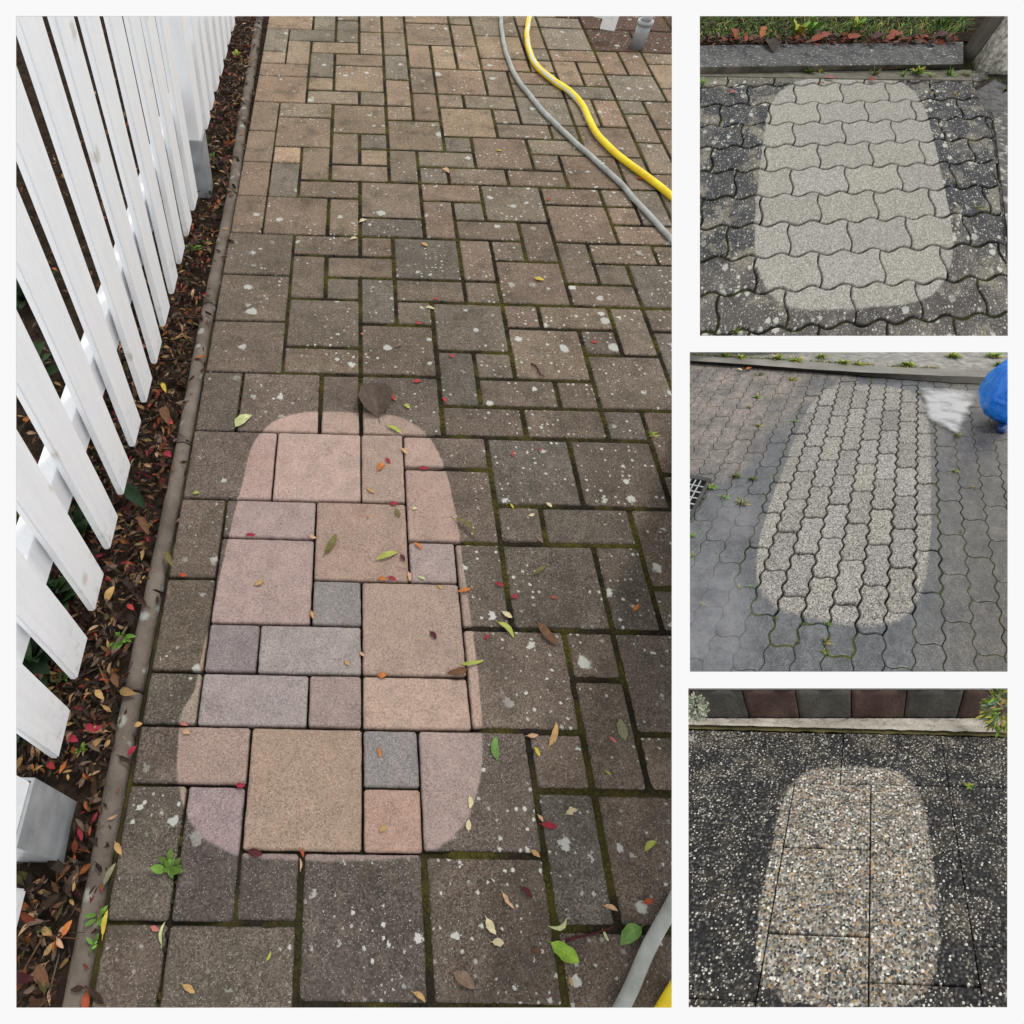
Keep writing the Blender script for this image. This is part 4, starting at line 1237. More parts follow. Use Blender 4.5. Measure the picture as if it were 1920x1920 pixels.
GY = "fallen leaves scattered on the yard pavers"
YL = [
 (440,802,474,778,.62,'pale',"broad pale green leaf at the upper left corner of the washed patch"),
 (710,786,690,718,.92,(.088,.068,.055),"large dark brown leaf above the top of the washed patch"),
 (772,716,791,715,.55,'red',"bright red leaf on the mossy seam above the dark brown leaf"),
 (732,741,742,752,.6,'red',"small red leaf touching the right side of the large dark brown leaf"),
 (757,759,769,767,.8,'ygreen',"small round yellow green leaf right of the large dark brown leaf"),
 (829,746,837,756,.6,'red',"small red leaf in the joint under the dark vertical paver"),
 (725,799,754,815,.4,'ygreen',"yellow green leaf on the top rim of the washed patch"),
 (785,880,804,879,.6,'crimson',"crimson leaf on the seam inside the right rim of the washed patch"),
 (708,884,723,870,.6,'orange',"tan orange leaf on the pink paver at the top of the washed patch"),
 (723,859,733,871,.55,'crimson',"small crimson leaf next to the tan orange leaf on the washed patch"),
 (752,842,764,854,.7,'peach',"peach leaf at the joint by the upper right of the washed patch"),
 (687,915,705,926,.42,'tan',"slim tan leaf on the washed paver above the first cross seam"),
 (730,945,747,946,.65,'crimson',"crimson leaf on the seam between two washed pavers, beside a dull green one"),
 (742,954,750,972,.5,'olive',"dull green leaf just below the seam with the crimson leaf"),
 (772,956,783,955,.8,'cream',"cream leaf on the washed paver at the right rim"),
 (686,970,694,970,.6,'orange',"orange speck of leaf on the upper middle of the large tan washed paver"),
 (704,1051,748,1036,.34,'ygreen',"long yellow green leaf at the lower right of the large tan washed paver"),
 (751,1040,759,1054,.55,'maroon',"dark red leaf next to the long yellow green leaf"),
 (776,1018,792,1032,.45,'orange',"orange leaf on the small pinkish grey washed paver"),
 (709,1086,726,1087,.65,'orange',"orange leaf on the seam left of a crimson leaf, middle of the washed patch"),
 (727,1083,744,1090,.6,'crimson',"crimson leaf on the seam right of an orange leaf, middle of the washed patch"),
 (766,1073,768,1092,.45,'peach',"peach leaf hanging in the vertical joint, middle of the washed patch"),
 (783,1082,799,1088,.45,'pale',"pale green leaf on the seam under the small pinkish grey paver"),
 (820,1098,829,1106,.7,'tan',"tan leaf at the top right of the big washed paver, under the pale green leaf"),
 (884,1104,854,1110,.30,'orange',"orange tan sliver leaf lying across the right rim of the washed patch"),
 (929,1094,945,1098,.8,'crimson',"rounded crimson leaf on the dark paver, upper of two"),
 (959,1121,971,1116,.85,'crimson',"rounded crimson leaf on the mossy joint, lower of two"),
 (1032,1121,1045,1122,.7,'rust',"rust leaf in the middle of the big dark paver right of the crimson pair"),
 (999,1079,1023,1061,.32,'olive',"olive green leaf on the upper part of the big dark paver"),
 (1186,1145,1198,1133,.5,'orange',"orange leaf on the narrow dark paver at the right"),
 (941,1147,961,1160,.62,'cream',"cream heart shaped leaf on the mossy joint"),
 (932,1166,964,1199,.34,'ygreen',"yellow green leaf below the cream heart shaped leaf"),
 (1006,1166,1046,1214,.40,'brown',"long brown leaf pointing down across the dark paver"),
 (907,1198,919,1192,.65,'crimson',"small crimson leaf right of the washed patch at its middle"),
 (806,1184,818,1201,.6,'maroon',"blackish maroon leaf on the big tan washed paver"),
 (862,1246,909,1238,.24,'ygreen',"thin yellow green leaf with its tip over the washed rim"),
 (876,1255,836,1263,.5,'brown',"curled brown leaf on the washed seam at the right rim"),
 (708,1268,726,1265,.85,'orange',"round bright orange leaf on the seam of the tan paver"),
 (674,1223,684,1231,.7,'peach',"peach leaf on the joint beside the grey washed pavers"),
 (646,1239,656,1248,.7,'tan',"tan leaf on the grey washed paver near its right end"),
 (1005,1008,1019,1019,.5,'taupe',"pinkish brown leaf in the joint right of the spotted dark paver"),
 (1024,943,1035,952,.75,'cream',"cream leaf on the moss below a big dark paver"),
 (957,945,963,955,.5,'yellow',"small yellow leaf on the moss left of the cream leaf"),
 (990,968,1002,964,.65,'cream',"cream leaf on the white spotted dark paver"),
 (960,857,964,846,.4,'red',"red sliver leaf on the dark paver, left of two"),
 (1010,840,1015,850,.45,'crimson',"crimson sliver leaf on the dark paver, right of two"),
 (848,972,893,1014,.16,'olive',"twisted olive leaf across the right rim of the washed patch"),
 (362,927,375,925,.75,'ygreen',"yellow green leaf at the seam of the edge pavers"),
 (335,1079,352,1080,.7,'rust',"orange red leaf at the seam of the edge pavers left of the washed patch"),
 (476,1098,495,1088,.55,'tan',"tan leaf on the mauve pink washed paver"),
 (461,1003,481,1004,.5,'crimson',"crimson leaf on the seam above the mauve pink paver"),
 (579,1004,594,1010,.6,'peach',"peach leaf at the joint above right of the mauve pink paver"),
 (584,1146,588,1162,.5,'tan',"tan leaf in the joint right of the mauve pink paver"),
 (608,1041,632,1000,.34,'olive',"long greyish olive leaf on the left part of the large tan washed paver"),
 (1002,1401,1012,1420,.55,'yellow',"small yellow leaf by the joint near the orange sliver"),
 (987,1380,1010,1378,.5,'peach',"peach leaf on the mossy seam above the small yellow leaf"),
 (1028,1402,1043,1352,.28,'tan',"long tan sliver leaf standing on the mossy seam"),
 (932,1428,930,1379,.42,'green',"wide fresh green leaf on the right rim of the washed patch"),
 (1172,1391,1162,1346,.60,'grey',"greyish olive oval leaf on the narrow dark paver at the right"),
 (1141,1382,1156,1395,.5,'pink',"pink leaf beside the greyish olive oval leaf"),
 (1133,1445,1146,1455,.45,'ygreen',"small yellow green leaf under the pink leaf"),
 (880,1492,880,1518,.52,'cream',"cream leaf on the lower right of the washed patch, upper of two"),
 (878,1559,879,1536,.66,'cream',"cream leaf on the lower right of the washed patch, lower of two"),
 (1060,1527,1084,1518,.7,'cream',"ragged cream leaf on the brown paver right of the joint"),
 (1008,1528,1018,1542,.6,'peach',"peach leaf in the joint next to a crimson one"),
 (1013,1545,1046,1550,.5,'crimson',"crimson leaf lying at the joint of the brown pavers"),
 (1207,1596,1231,1577,.42,'ygreen',"yellow green leaf on the large brown paver at the right edge"),
 (994,1594,1013,1608,.62,'tan',"orange tan leaf at the end of the thick moss seam"),
 (709,1402,712,1421,.5,'orange',"small orange leaf on the blue grey washed paver"),
 (711,1560,727,1548,.55,'tan',"tan leaf on the small salmon washed paver"),
 (976,1662,998,1686,.48,'maroon',"maroon leaf on the near dark paver with white spots"),
 (941,1672,965,1706,.38,'peach',"torn peach leaf on the near dark paver with white spots"),
 (911,1720,930,1754,.62,'cream',"large cream leaf on the near dark paver with white spots"),
 (922,1766,946,1768,.75,'cream',"broad cream leaf just under the large cream leaf"),
 (848,1822,891,1856,.62,'taupe',"large taupe brown oval leaf near the front edge"),
 (774,1860,798,1880,.45,'tan',"curled tan leaf at the front edge on the dark paver"),
 (997,1781,1016,1784,.75,'brown',"brown leaf among white spots near the front"),
 (1030,1766,1088,1806,.66,'lime',"large bright lime green leaf near the front"),
 (1063,1722,1024,1736,.28,'pale',"pale crescent leaf above the lime green leaf"),
 (1130,1744,1141,1766,.42,'pale',"slim pale green leaf between the twig and the green leaf"),
 (1203,1737,1160,1774,.60,'green',"grey green leaf with a stalk beside the near grey hose"),
 (1131,1698,1159,1709,.42,'peach',"peach leaf on the brown paver near the twig"),
 (1204,1693,1226,1688,.6,'rust',"rust brown leaf just above the near grey hose"),
 (1066,1829,1072,1851,.45,'tan',"tan leaf in the joint right of the lime green leaf"),
 (1196,1847,1208,1834,.6,'orange',"orange leaf beneath the near grey hose"),
 (343,1846,367,1863,.55,'tan',"tan leaf on the near left dark paver"),
 (499,1802,508,1782,.42,'ygreen',"slim yellow green leaf on the near left dark paver"),
 (283,1738,299,1745,.7,'pink',"pink leaf at the corner of the near left edge paver"),
 (303,1773,311,1726,.20,'pale',"pale curled leaf standing in the near left joint"),
 (464,1596,494,1602,.62,'maroon',"maroon leaf at the lower rim of the washed patch"),
 (562,1590,569,1609,.45,'rust',"rust orange leaf in the joint at the lower rim of the washed patch"),
 (563,1632,562,1608,.26,'peach',"peach sliver under the rust orange leaf at the lower rim"),
 (442,1472,461,1474,.7,'crimson',"crimson leaf at the top left corner of the largest tan paver"),
 (338,1358,353,1361,.6,'pink',"pink leaf on the seam at the left rim of the washed patch"),
 (342,1372,358,1376,.85,'peach',"peach leaf on the pink paver at the left rim of the washed patch"),
 (1000,522,1021,527,.7,'yellow',"yellow leaf alone on a far brown paver"),
 (929,283,941,284,.6,'yellow',"small yellow leaf on a far paver below the grey hose"),
 (790,456,803,463,.7,'tan',"tan leaf on a far paver left of the middle"),
 (831,316,843,326,.7,'peach',"peach leaf at a far joint above the middle"),
 (656,450,671,447,.6,'cream',"cream leaf on a far mossy seam"),
 (812,562,823,563,.7,'red',"red leaf at a far seam, right of two"),
 (779,607,791,608,.8,'red',"red leaf at a far seam above the spotted dark paver"),
 (797,577,816,581,.5,'cream',"cream leaf at a far seam above a red leaf"),
 (1024,377,1034,374,.6,'rust',"dark red leaf on a far paver at the middle right"),
 (1192,334,1208,338,.55,'rust',"rust red leaf beside the yellow hose"),
 (1107,641,1120,644,.7,'red',"red leaf on a far paver near the right edge"),
 (841,667,852,672,.7,'red',"red leaf on the dark vertical paver"),
 (676,626,682,629,.9,'pink',"pink speck of leaf on a far joint"),
 (738,652,755,645,.35,'taupe',"brown sliver leaf on the spotted dark paver above the patch"),
 (672,418,688,412,.7,'cream',"ragged cream scrap on a far joint left of the middle"),
]
for r in YL:
    rag = .5 if ('ragged' in r[6] or 'torn' in r[6]) else .12
    r = list(r); mx, my = (r[0] + r[2]) / 2, (r[1] + r[3]) / 2
    for q in (0, 2): r[q] = mx + (r[q] - mx) * .92
    for q in (1, 3): r[q] = my + (r[q] - my) * .92
    hs = random.Random(r[6])
    cl = .35 if 'curled' in r[6] or 'twisted' in r[6] else hs.uniform(.04, .34)
    bd = .25 if 'crescent' in r[6] else (.12 if 'twisted' in r[6] or 'curled' in r[6] else hs.uniform(-.12, .12))
    leaf_obj(YARD, r[0], r[1], r[2], r[3], r[4], r[5], r[6], GY, ragged=rag + hs.uniform(0, .18), curl=cl, bend=bd, fold=hs.uniform(0, .45))

def twig(pts, r, col, label, plot=YARD, name="twig"):
    bm = new_bm()
    p = spline([plot.at(x, y, r + .001) for x, y in pts], 5)
    tube(bm, p, lambda t: r * (1 - .5 * t), 7, (*col, 1))
    o = mk(name, bm, MAT['leaf'], loc=p[len(p) // 2], smooth=True)
    return tag(o, label, "twig")
twig([(1058, 1764), (1085, 1757), (1115, 1750), (1150, 1738)], .0022, LC['maroon'], "reddish twig on the mossy seam beside the lime green leaf")
twig([(996, 681), (1006, 688), (1012, 700), (1022, 706)], .0022, LC['maroon'], "small reddish stalk on a brown paver above the middle right")
twig([(253, 696), (262, 686), (274, 678)], .0016, LC['dkbrown'], "thin dark twig caught against a fence picket")if False else None

# litter between fence and edging: nobody could count it
def litter():
    rg = random.Random(77)
    bm = new_bm()
    names = ['dkbrown'] * 16 + ['brown'] * 9 + ['rust'] * 2 + ['tan'] * 3 + ['orange'] + ['peach'] * 2 + ['crimson'] * 1 + ['olive'] * 2 + ['taupe'] * 5 + ['maroon'] * 2
    for i in range(11500):
        v = -3.2 + 40 * rg.random() ** 1.25
        u = rg.uniform(-6.6, -4.5) if rg.random() < .72 else rg.uniform(-11, -6.5)
        if rg.random() < .02: u = rg.uniform(-4.5, -4.05)
        if -6.0 < u < -4.75 and (-.4 < v < 1.1 or 19.0 < v < 20.4): continue
        c = LC[rg.choice(names)]
        k = rg.uniform(.3, .95)
        L = rg.uniform(.09, .29) * S * (.85 if rg.random() < .85 else 1.35)
        a = rg.uniform(0, 2 * math.pi)
        p = YARD.P(u, MAPV(v), rg.uniform(-.016, .006))
        d = Vector((math.cos(a), math.sin(a), rg.uniform(-.5, .5))) * L
        n = Vector((rg.uniform(-.8, .8), rg.uniform(-.8, .8), 1)).normalized()
        add_leaf(bm, p, p + d, n, rg.uniform(.35, .6), tuple(x * k for x in c), curl=rg.uniform(-.3, .5), fold=rg.uniform(0, .8), rg=rg, ragged=.35, n=4)
    # thin stalks and bark bits
    for i in range(420):
        v = -3.2 + 40 * rg.random() ** 1.25; u = rg.uniform(-6.4, -4.5)
        a = rg.uniform(0, 6.28); L = rg.uniform(.2, .6) * S
        p = YARD.P(u, MAPV(v), rg.uniform(-.008, .008)); d = Vector((math.cos(a), math.sin(a), rg.uniform(-.2, .2))) * L
        s = Vector((-d.y, d.x, 0)).normalized() * rg.uniform(.0008, .002)
        c = LC[rg.choice(['dkbrown', 'dkbrown', 'brown', 'taupe'])]
        face(bm, [p - s, p + s, p + d + s * .4, p + d - s * .4], (*[x * .7 for x in c], 1))
    o = mk("leaf_litter", bm, MAT['leaf'], plot=YARD, smooth=True)
    tag(o, "brown and red leaf litter along the foot of the white fence", "leaf litter", kind='stuff')
litter()

# ------------------------------------------------------------------ small plants
def tuft(plot, px, py, size, label, cols=('grass', 'fresh'), n=26, h=0.0, group="weeds growing in the joints", name="weed", broad=.1, up=.55, cat="weed", seed=None):
    m = plot.mpp(px, py)
    R = size * m
    b = plot.at(px, py, h)
    rg = random.Random(seed or int(px * 31 + py * 17))
    bm = new_bm()
    t1 = plot.U.normalized(); t2 = plot.N.cross(t1)
    for i in range(n):
        a = rg.uniform(0, 6.283); L = R * rg.uniform(.45, 1.05)
        e = rg.uniform(up - .4, up + .35)
        d = (t1 * math.cos(a) + t2 * math.sin(a)) * math.cos(e) * L + plot.N * max(.1, math.sin(e)) * L
        off = (t1 * rg.uniform(-1, 1) + t2 * rg.uniform(-1, 1)) * R * .22
        c = GC[rg.choice(cols)]; k = rg.uniform(.7, 1.25)
        col = tuple(x * k for x in c)
        if broad > .25:
            add_leaf(bm, b + off, b + off + d, plot.N, broad, col, curl=.2, fold=.2, rg=rg, n=4)
        else:
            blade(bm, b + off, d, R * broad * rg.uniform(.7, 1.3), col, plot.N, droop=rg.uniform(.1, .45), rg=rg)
    o = mk(name, bm, MAT['blade'], loc=b, plot=plot)
    return tag(o, label, cat, group) if o else None

# yard
GW = "small plants growing in the yard"
tuft(YARD, 321, 1625, 34, "small clover like green seedling in the joint of the near left pavers", ('fresh', 'grass'), 14, group=GW, name="seedling", broad=.55, up=.35)
tuft(YARD, 186, 1722, 26, "green sprig at the edging strip, upper of two near the front", ('fresh',), 7, group=GW, name="seedling", broad=.42, up=.4)
tuft(YARD, 180, 1768, 20, "green sprig at the edging strip, lower of two near the front", ('fresh', 'grass'), 6, group=GW, name="seedling", broad=.42, up=.4)
tuft(YARD, 1223, 815, 17, "tiny green tuft in the joint of the right pavers", ('yellowish', 'fresh'), 16, group=GW, broad=.12)
tuft(YARD, 228, 1200, 26, "leafy green weed in the litter beside the edging strip", ('fresh', 'grass'), 14, group=GW, name="seedling", broad=.4, up=.5, h=-.01)
tuft(YARD, 360, 470, 22, "green fern in the litter under the middle of the fence", ('grass', 'fresh'), 18, group=GW, name="fern", broad=.3, up=.6, h=-.01)
tuft(YARD, 444, 108, 16, "green weed in the litter near the far end of the fence", ('fresh', 'yellowish'), 14, group=GW, name="seedling", broad=.35, up=.6, h=-.01)
tuft(YARD, 400, 295, 12, "small green weed in the litter beside the far post", ('grass',), 10, group=GW, name="seedling", broad=.35, up=.5, h=-.01)
tuft(YARD, 155, 1405, 20, "low green weed among red leaves below the fence", ('grass', 'fresh'), 12, group=GW, name="seedling", broad=.3, up=.4, h=-.01)
tuft(YARD, 118, 1268, 24, "ragged green weed under the tip of a near picket", ('grass', 'fresh'), 16, group=GW, name="seedling", broad=.22, up=.5, h=-.01)
tuft(YARD, 80, 1745, 18, "small green sprig in the litter below the metal post shoe", ('grass',), 8, group=GW, name="seedling", broad=.4, up=.4, h=-.01)
def shrub(px, py, size, n, label, cols):
    tuft(YARD, px, py, size, label, cols, n, group="dark plants behind the fence", name="shrub", broad=.42, up=.7, h=-.015, cat="shrub")
leaf_obj(YARD, 228, 912, 272, 955, .42, alb((34, 58, 36)), "large glossy dark green leaf sticking out under the fence", "dark plants behind the fence", h=.012, curl=.3)
for i, (px, py, sz) in enumerate([(60, 1240, 95), (110, 1120, 80), (45, 1370, 70), (135, 1010, 70), (80, 905, 80), (52, 720, 80), (165, 930, 60), (150, 800, 60), (60, 560, 70)]):
    shrub(px, py, sz, 30, "dark green shrub behind the fence, " + ["beside the nearest full picket", "behind the third picket from the front", "just past the metal post shoe", "behind the fourth picket", "at its middle height by the frame edge", "higher up by the frame edge", "behind the fifth picket from the front", "behind the sixth picket", "at the upper left frame edge"][i], ('deep', 'dark'))

# extra single leaves in the litter that stand out
GL = "leaves standing out in the litter"
for r in [(128,1383,148,1390,.7,'crimson',"crimson leaf of a cluster on the litter below a picket tip, left one"),(163,1360,178,1372,.7,'crimson',"crimson leaf of a cluster on the litter below a picket tip, upper one"),(178,1372,192,1362,.7,'crimson',"crimson leaf of a cluster on the litter below a picket tip, right one"),
          (90,1430,104,1442,.7,'red',"red leaf on the litter above the metal post shoe"),(180,1295,195,1312,.55,'tan',"tan leaf standing out on the litter beside the edging strip"),(212,1265,222,1290,.5,'brown',"brown leaf at the foot of the edging strip by a green weed"),
          (118,1755,136,1725,.5,'orange',"orange leaf on the litter left of the near edging strip"),(108,1760,120,1778,.5,'peach',"peach leaf on the litter left of an orange one near the front"),(70,1810,92,1850,.6,'brown',"broad brown leaf on the near dark soil"),
          (200,1130,215,1100,.5,'tan',"tan leaf upright beside the fifth picket tip"),(240,1135,252,1145,.6,'red',"red leaf in the litter beside the edging strip at mid height"),(305,765,318,800,.4,'brown',"brown leaf in the litter level with the sixth picket tip"),
          (310,790,325,796,.8,'red',"red leaf in the litter level with the top of the washed patch"),(308,850,322,858,.8,'crimson',"crimson leaf in the litter below the sixth picket tip"),(304,720,312,738,.35,'yellow',"yellow leaf in the litter below the eighth picket tip"),
          (195,1660,218,1618,.28,'grey',"long grey green leaf lying on the edging strip near the front"),(217,1580,229,1603,.5,'tan',"tan leaf on the near edging strip"),(193,1755,203,1705,.25,'yellow',"yellow leaf beside the sprig on the edging strip"),
          (252,1362,268,1357,.7,'tan',"tan leaf in the gap beside the edging strip"),(262,970,280,1005,.35,'brown',"long brown leaf lying over the edging strip"),(310,1035,325,1065,.3,'olive',"olive leaf lying on the edging strip left of the washed patch"),
          (255,1400,240,1418,.6,'crimson',"dark red leaf in the gap beside the edging strip")]:
    leaf_obj(YARD, *r[:6], r[6], GL, h=.008, curl=.3, fold=.3)

# --- wavy plot: grass bank, leaves, stone, weeds
def grass_bank():
    rg = random.Random(4)
    bm = new_bm()
    for i in range(5200):
        px = rg.uniform(1300, 1815); py = 78 - 62 * rg.random()
        if px > 1790 and py > 60: continue
        b = WAVE.at(px, py, H_WAVE - .015)
        a = rg.uniform(0, 6.28); L = rg.uniform(.025, .06)
        d = Vector((math.cos(a) * .7, math.sin(a) * .7, rg.uniform(.3, 1.0))) * L
        cn = rg.choice(['grass', 'grass', 'dark', 'fresh', 'moss', 'moss', 'straw'] if rg.random() < .5 else ['grass', 'dark', 'fresh', 'moss']); k = rg.uniform(.4, 1.25)
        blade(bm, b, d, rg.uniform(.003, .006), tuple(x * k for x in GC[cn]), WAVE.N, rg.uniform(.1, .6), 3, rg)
    o = mk("grass", bm, MAT['blade'], plot=WAVE)
    tag(o, "short rough grass on the bank behind the lichened kerb", "grass", kind='stuff')
grass_bank()
def bank_litter():
    rg = random.Random(14)
    bm = new_bm()
    for i in range(420):
        px = rg.uniform(1305, 1790)
        py = 82 - abs(rg.gauss(0, 7.5))
        p = WAVE.at(px, py, H_WAVE + rg.uniform(-.004, .012))
        a = rg.uniform(0, 6.28); L = rg.uniform(.012, .045)
        d = Vector((math.cos(a), math.sin(a), rg.uniform(-.3, .5))) * L
        n = Vector((rg.uniform(-.7, .7), rg.uniform(-.7, .7), 1)).normalized()
        c = LC[rg.choice(['dkbrown', 'brown', 'rust', 'rust', 'maroon', 'taupe', 'dkbrown'])]; k = rg.uniform(.3, .8)
        add_leaf(bm, p, p + d, n, rg.uniform(.35, .7), tuple(x * k for x in c), curl=rg.uniform(-.2, .4), fold=rg.uniform(0, .6), rg=rg, ragged=.4, n=4)
    o = mk("leaf_litter", bm, MAT['leaf'], plot=WAVE, smooth=True)
    tag(o, "rotting brown leaf litter heaped along the back of the lichened kerb", "leaf litter", kind='stuff')
bank_litter()
tuft(WAVE, 1490, 66, 26, "pale green leafy herb in the middle of the grass bank", ('fresh', 'yellowish'), 22, H_WAVE, "herbs on the grass bank", "herb", .4, .8, "plant")
tuft(WAVE, 1520, 58, 24, "light green leafy herb right of the pale one on the grass bank", ('fresh',), 20, H_WAVE, "herbs on the grass bank", "herb", .4, .8, "plant")
tuft(WAVE, 1606, 52, 20, "small bright herb on the right half of the grass bank", ('fresh', 'yellowish'), 16, H_WAVE, "herbs on the grass bank", "herb", .4, .7, "plant")
tuft(WAVE, 1765, 48, 32, "tall green iris like clump beside the rough stone", ('grass', 'dark'), 14, H_WAVE, "herbs on the grass bank", "herb", .16, 1.2, "plant")
DRY = "dry leaves along the back of the lichened kerb"
for i, (x0, y0, x1, y1, wr, c, lb) in enumerate([
    (1436, 74, 1450, 100, .95, 'dkbrown', "large folded dark brown maple leaf hanging over the kerb"),
    (1320, 76, 1345, 72, .6, 'brown', "brown dry leaf at the left end of the kerb"), (1350, 82, 1372, 74, .6, 'rust', "rust brown dry leaf second from the left end of the kerb"),
    (1372, 55, 1378, 75, .6, 'rust', "upright rust leaf in the grass left of the maple leaf"), (1425, 74, 1432, 52, .4, 'orange', "upright orange leaf in the grass just left of the maple leaf"),
    (1400, 80, 1422, 70, .7, 'brown', "brown dry leaf just left of the maple leaf at the kerb"), (1480, 78, 1512, 68, .5, 'rust', "rust red dry leaf right of the maple leaf"),
    (1520, 80, 1560, 66, .6, 'rust', "large russet dry leaf at the middle of the kerb"), (1508, 82, 1532, 80, .4, 'taupe', "pale brown dry leaf edge at the middle of the kerb"),
    (1575, 80, 1622, 72, .6, 'rust', "broad glowing rust leaf right of the middle of the kerb"), (1628, 78, 1658, 66, .6, 'maroon', "dark red brown dry leaf on the right half of the kerb"),
    (1660, 78, 1690, 62, .6, 'rust', "raised rust leaf on the right half of the kerb"), (1682, 78, 1704, 74, .6, 'orange', "golden orange dry leaf on the right half of the kerb"),
    (1708, 79, 1745, 72, .5, 'rust', "flat rust leaf near the right end of the kerb"), (1750, 76, 1775, 62, .6, 'maroon', "dark maroon dry leaf at the right end of the kerb"), (1325, 48, 1345, 44, .7, 'dkbrown', "dark brown leaf in the grass at the upper left")]):
    leaf_obj(WAVE, x0, y0, x1, y1, wr * .62, tuple(q * f for q, f in zip(LC[c], (.60, .56, .46))), lb, DRY, h=H_WAVE + .002, curl=.14, fold=.25, ragged=.5)
RED = "red leaves on the wavy stones"
for x0, y0, x1, y1, wr, c, lb in [(1546, 147, 1566, 150, .7, 'pink', "pinkish brown leaf at the top of the washed wavy stones"), (1534, 157, 1548, 159, .6, 'rust', "rust leaf just below the pinkish one on the washed wavy stones"),
    (1629, 153, 1642, 150, .8, 'rust', "rust leaf at the foot of the kerb, right of the washed middle"), (1368, 175, 1380, 173, .9, 'pink', "pink leaf on the black wavy stones at the left"), (1672, 131, 1690, 128, .5, 'orange', "orange leaf among the weeds at the kerb foot")]:
    leaf_obj(WAVE, x0, y0, x1, y1, wr * .8, tuple(q * .6 for q in LC[c]), lb, RED, h=.004, curl=.2)
WW = "weeds along the foot of the lichened kerb"
for px, py, sz, n, cols, br, lb in [(1517, 138, 16, 18, ('moss', 'fresh'), .3, "mossy weed at the kerb foot, leftmost of the row"), (1538, 137, 14, 22, ('moss', 'yellowish'), .25, "flat yellowish moss weed right of the leftmost one"),
    (1640, 142, 15, 16, ('moss', 'grass'), .3, "leafy weed at the kerb foot beside the rust leaf"), (1659, 128, 18, 12, ('yellowish', 'fresh'), .35, "tall yellow weed leaning on the kerb face"),
    (1692, 143, 18, 20, ('grass', 'fresh'), .12, "grass tuft at the kerb foot right of the orange leaf"), (1718, 141, 22, 26, ('fresh', 'yellowish'), .3, "broad leafy weed clump at the kerb foot"), (1745, 145, 17, 24, ('grass', 'straw'), .1, "thin grass tuft right of the broad weed clump"),
    (1782, 143, 22, 34, ('grass', 'fresh'), .1, "dense grass tuft at the foot of the rough stone"), (1810, 143, 18, 28, ('grass', 'moss'), .1, "grass tuft under the rough stone corner"), (1795, 84, 22, 22, ('grass', 'moss'), .12, "grass tuft at the end of the kerb"),
    (1884, 134, 26, 26, ('grass', 'fresh'), .14, "green grass clump right of the rough stone"), (1886, 170, 16, 18, ('grass', 'moss'), .14, "small grass clump beside the puddle"), (1793, 178, 16, 14, ('straw', 'moss'), .08, "straw coloured tuft on the pale stones near the puddle"),
    (1745, 175, 12, 10, ('straw', 'grass'), .08, "thin straw tuft in the joint right of the patch top"), (1317, 158, 12, 16, ('fresh',), .3, "green weed at the left edge of the wavy stones"), (1835, 390, 16, 14, ('straw', 'grass'), .1, "straw tuft at the gutter strip"), (1793, 345, 10, 12, ('moss', 'fresh'), .1, "tiny green tuft in the joint right of the washed patch"),
    (1378, 622, 14, 18, ('moss', 'fresh'), .2, "green moss tuft at the lower left edge of the wavy stones")]:
    tuft(WAVE, px, py, sz, lb, cols, n, .001, WW, "weed", br, .7)

def stones():
    P = WAVE
    def lump(name, base, height, mat, label, rough, seed, shrink=.9, bev=.02):
        bm = new_bm()
        b = [P.at(x, y, -.02) for x, y in base]
        c = sum(b, Vector()) / len(b)
        lev = 9
        rings = []
        for k in range(lev + 1):
            t = k / lev
            s = 1 - (1 - shrink) * t
            rings.append([c + (p - c) * s + Vector((0, 0, height * t)) for p in b])
        m = 10
        vr = []
        for r in rings:
            row = []
            for i in range(len(r)):
                a, d = r[i], r[(i + 1) % len(r)]
                for q in range(m): row.append(bm.verts.new(a.lerp(d, q / m)))
            vr.append(row)
        n = len(vr[0])
        for a, d in zip(vr[:-1], vr[1:]):
            for i in range(n): bm.faces.new((a[i], a[(i + 1) % n], d[(i + 1) % n], d[i])).smooth = True
        bm.faces.new(vr[-1]); bm.faces.new(vr[0][::-1])
        for v in bm.verts:
            v.co += Vector((mnoise.noise(v.co * 9 + Vector((seed, 0, 0))), mnoise.noise(v.co * 9 + Vector((0, seed, 0))), 0)) * rough + Vector((mnoise.noise(v.co * 40), mnoise.noise(v.co * 40 + Vector((3, 3, 3))), 0)) * rough * .35
        bmesh.ops.recalc_face_normals(bm, faces=bm.faces[:])
        base_loc = c.copy(); base_loc.z = 0
        o = mk(name, bm, mat, loc=base_loc, plot=P)
        tag(o, label, "stone")
    lump("stone_pillar", [(1792, 112), (1816, 124), (1870, 100), (1835, 72)], .55, MAT['post'], "dark weathered concrete pillar at the end of the kerb", .006, 3, .97)
    lump("rough_stone", [(1817, 124), (1826, 143), (1880, 147), (1990, 125), (1900, 92), (1850, 98)], .55, MAT['rough'], "rough pale grey stone with moss in the upper right corner above the puddle", .016, 8, .98)
stones()

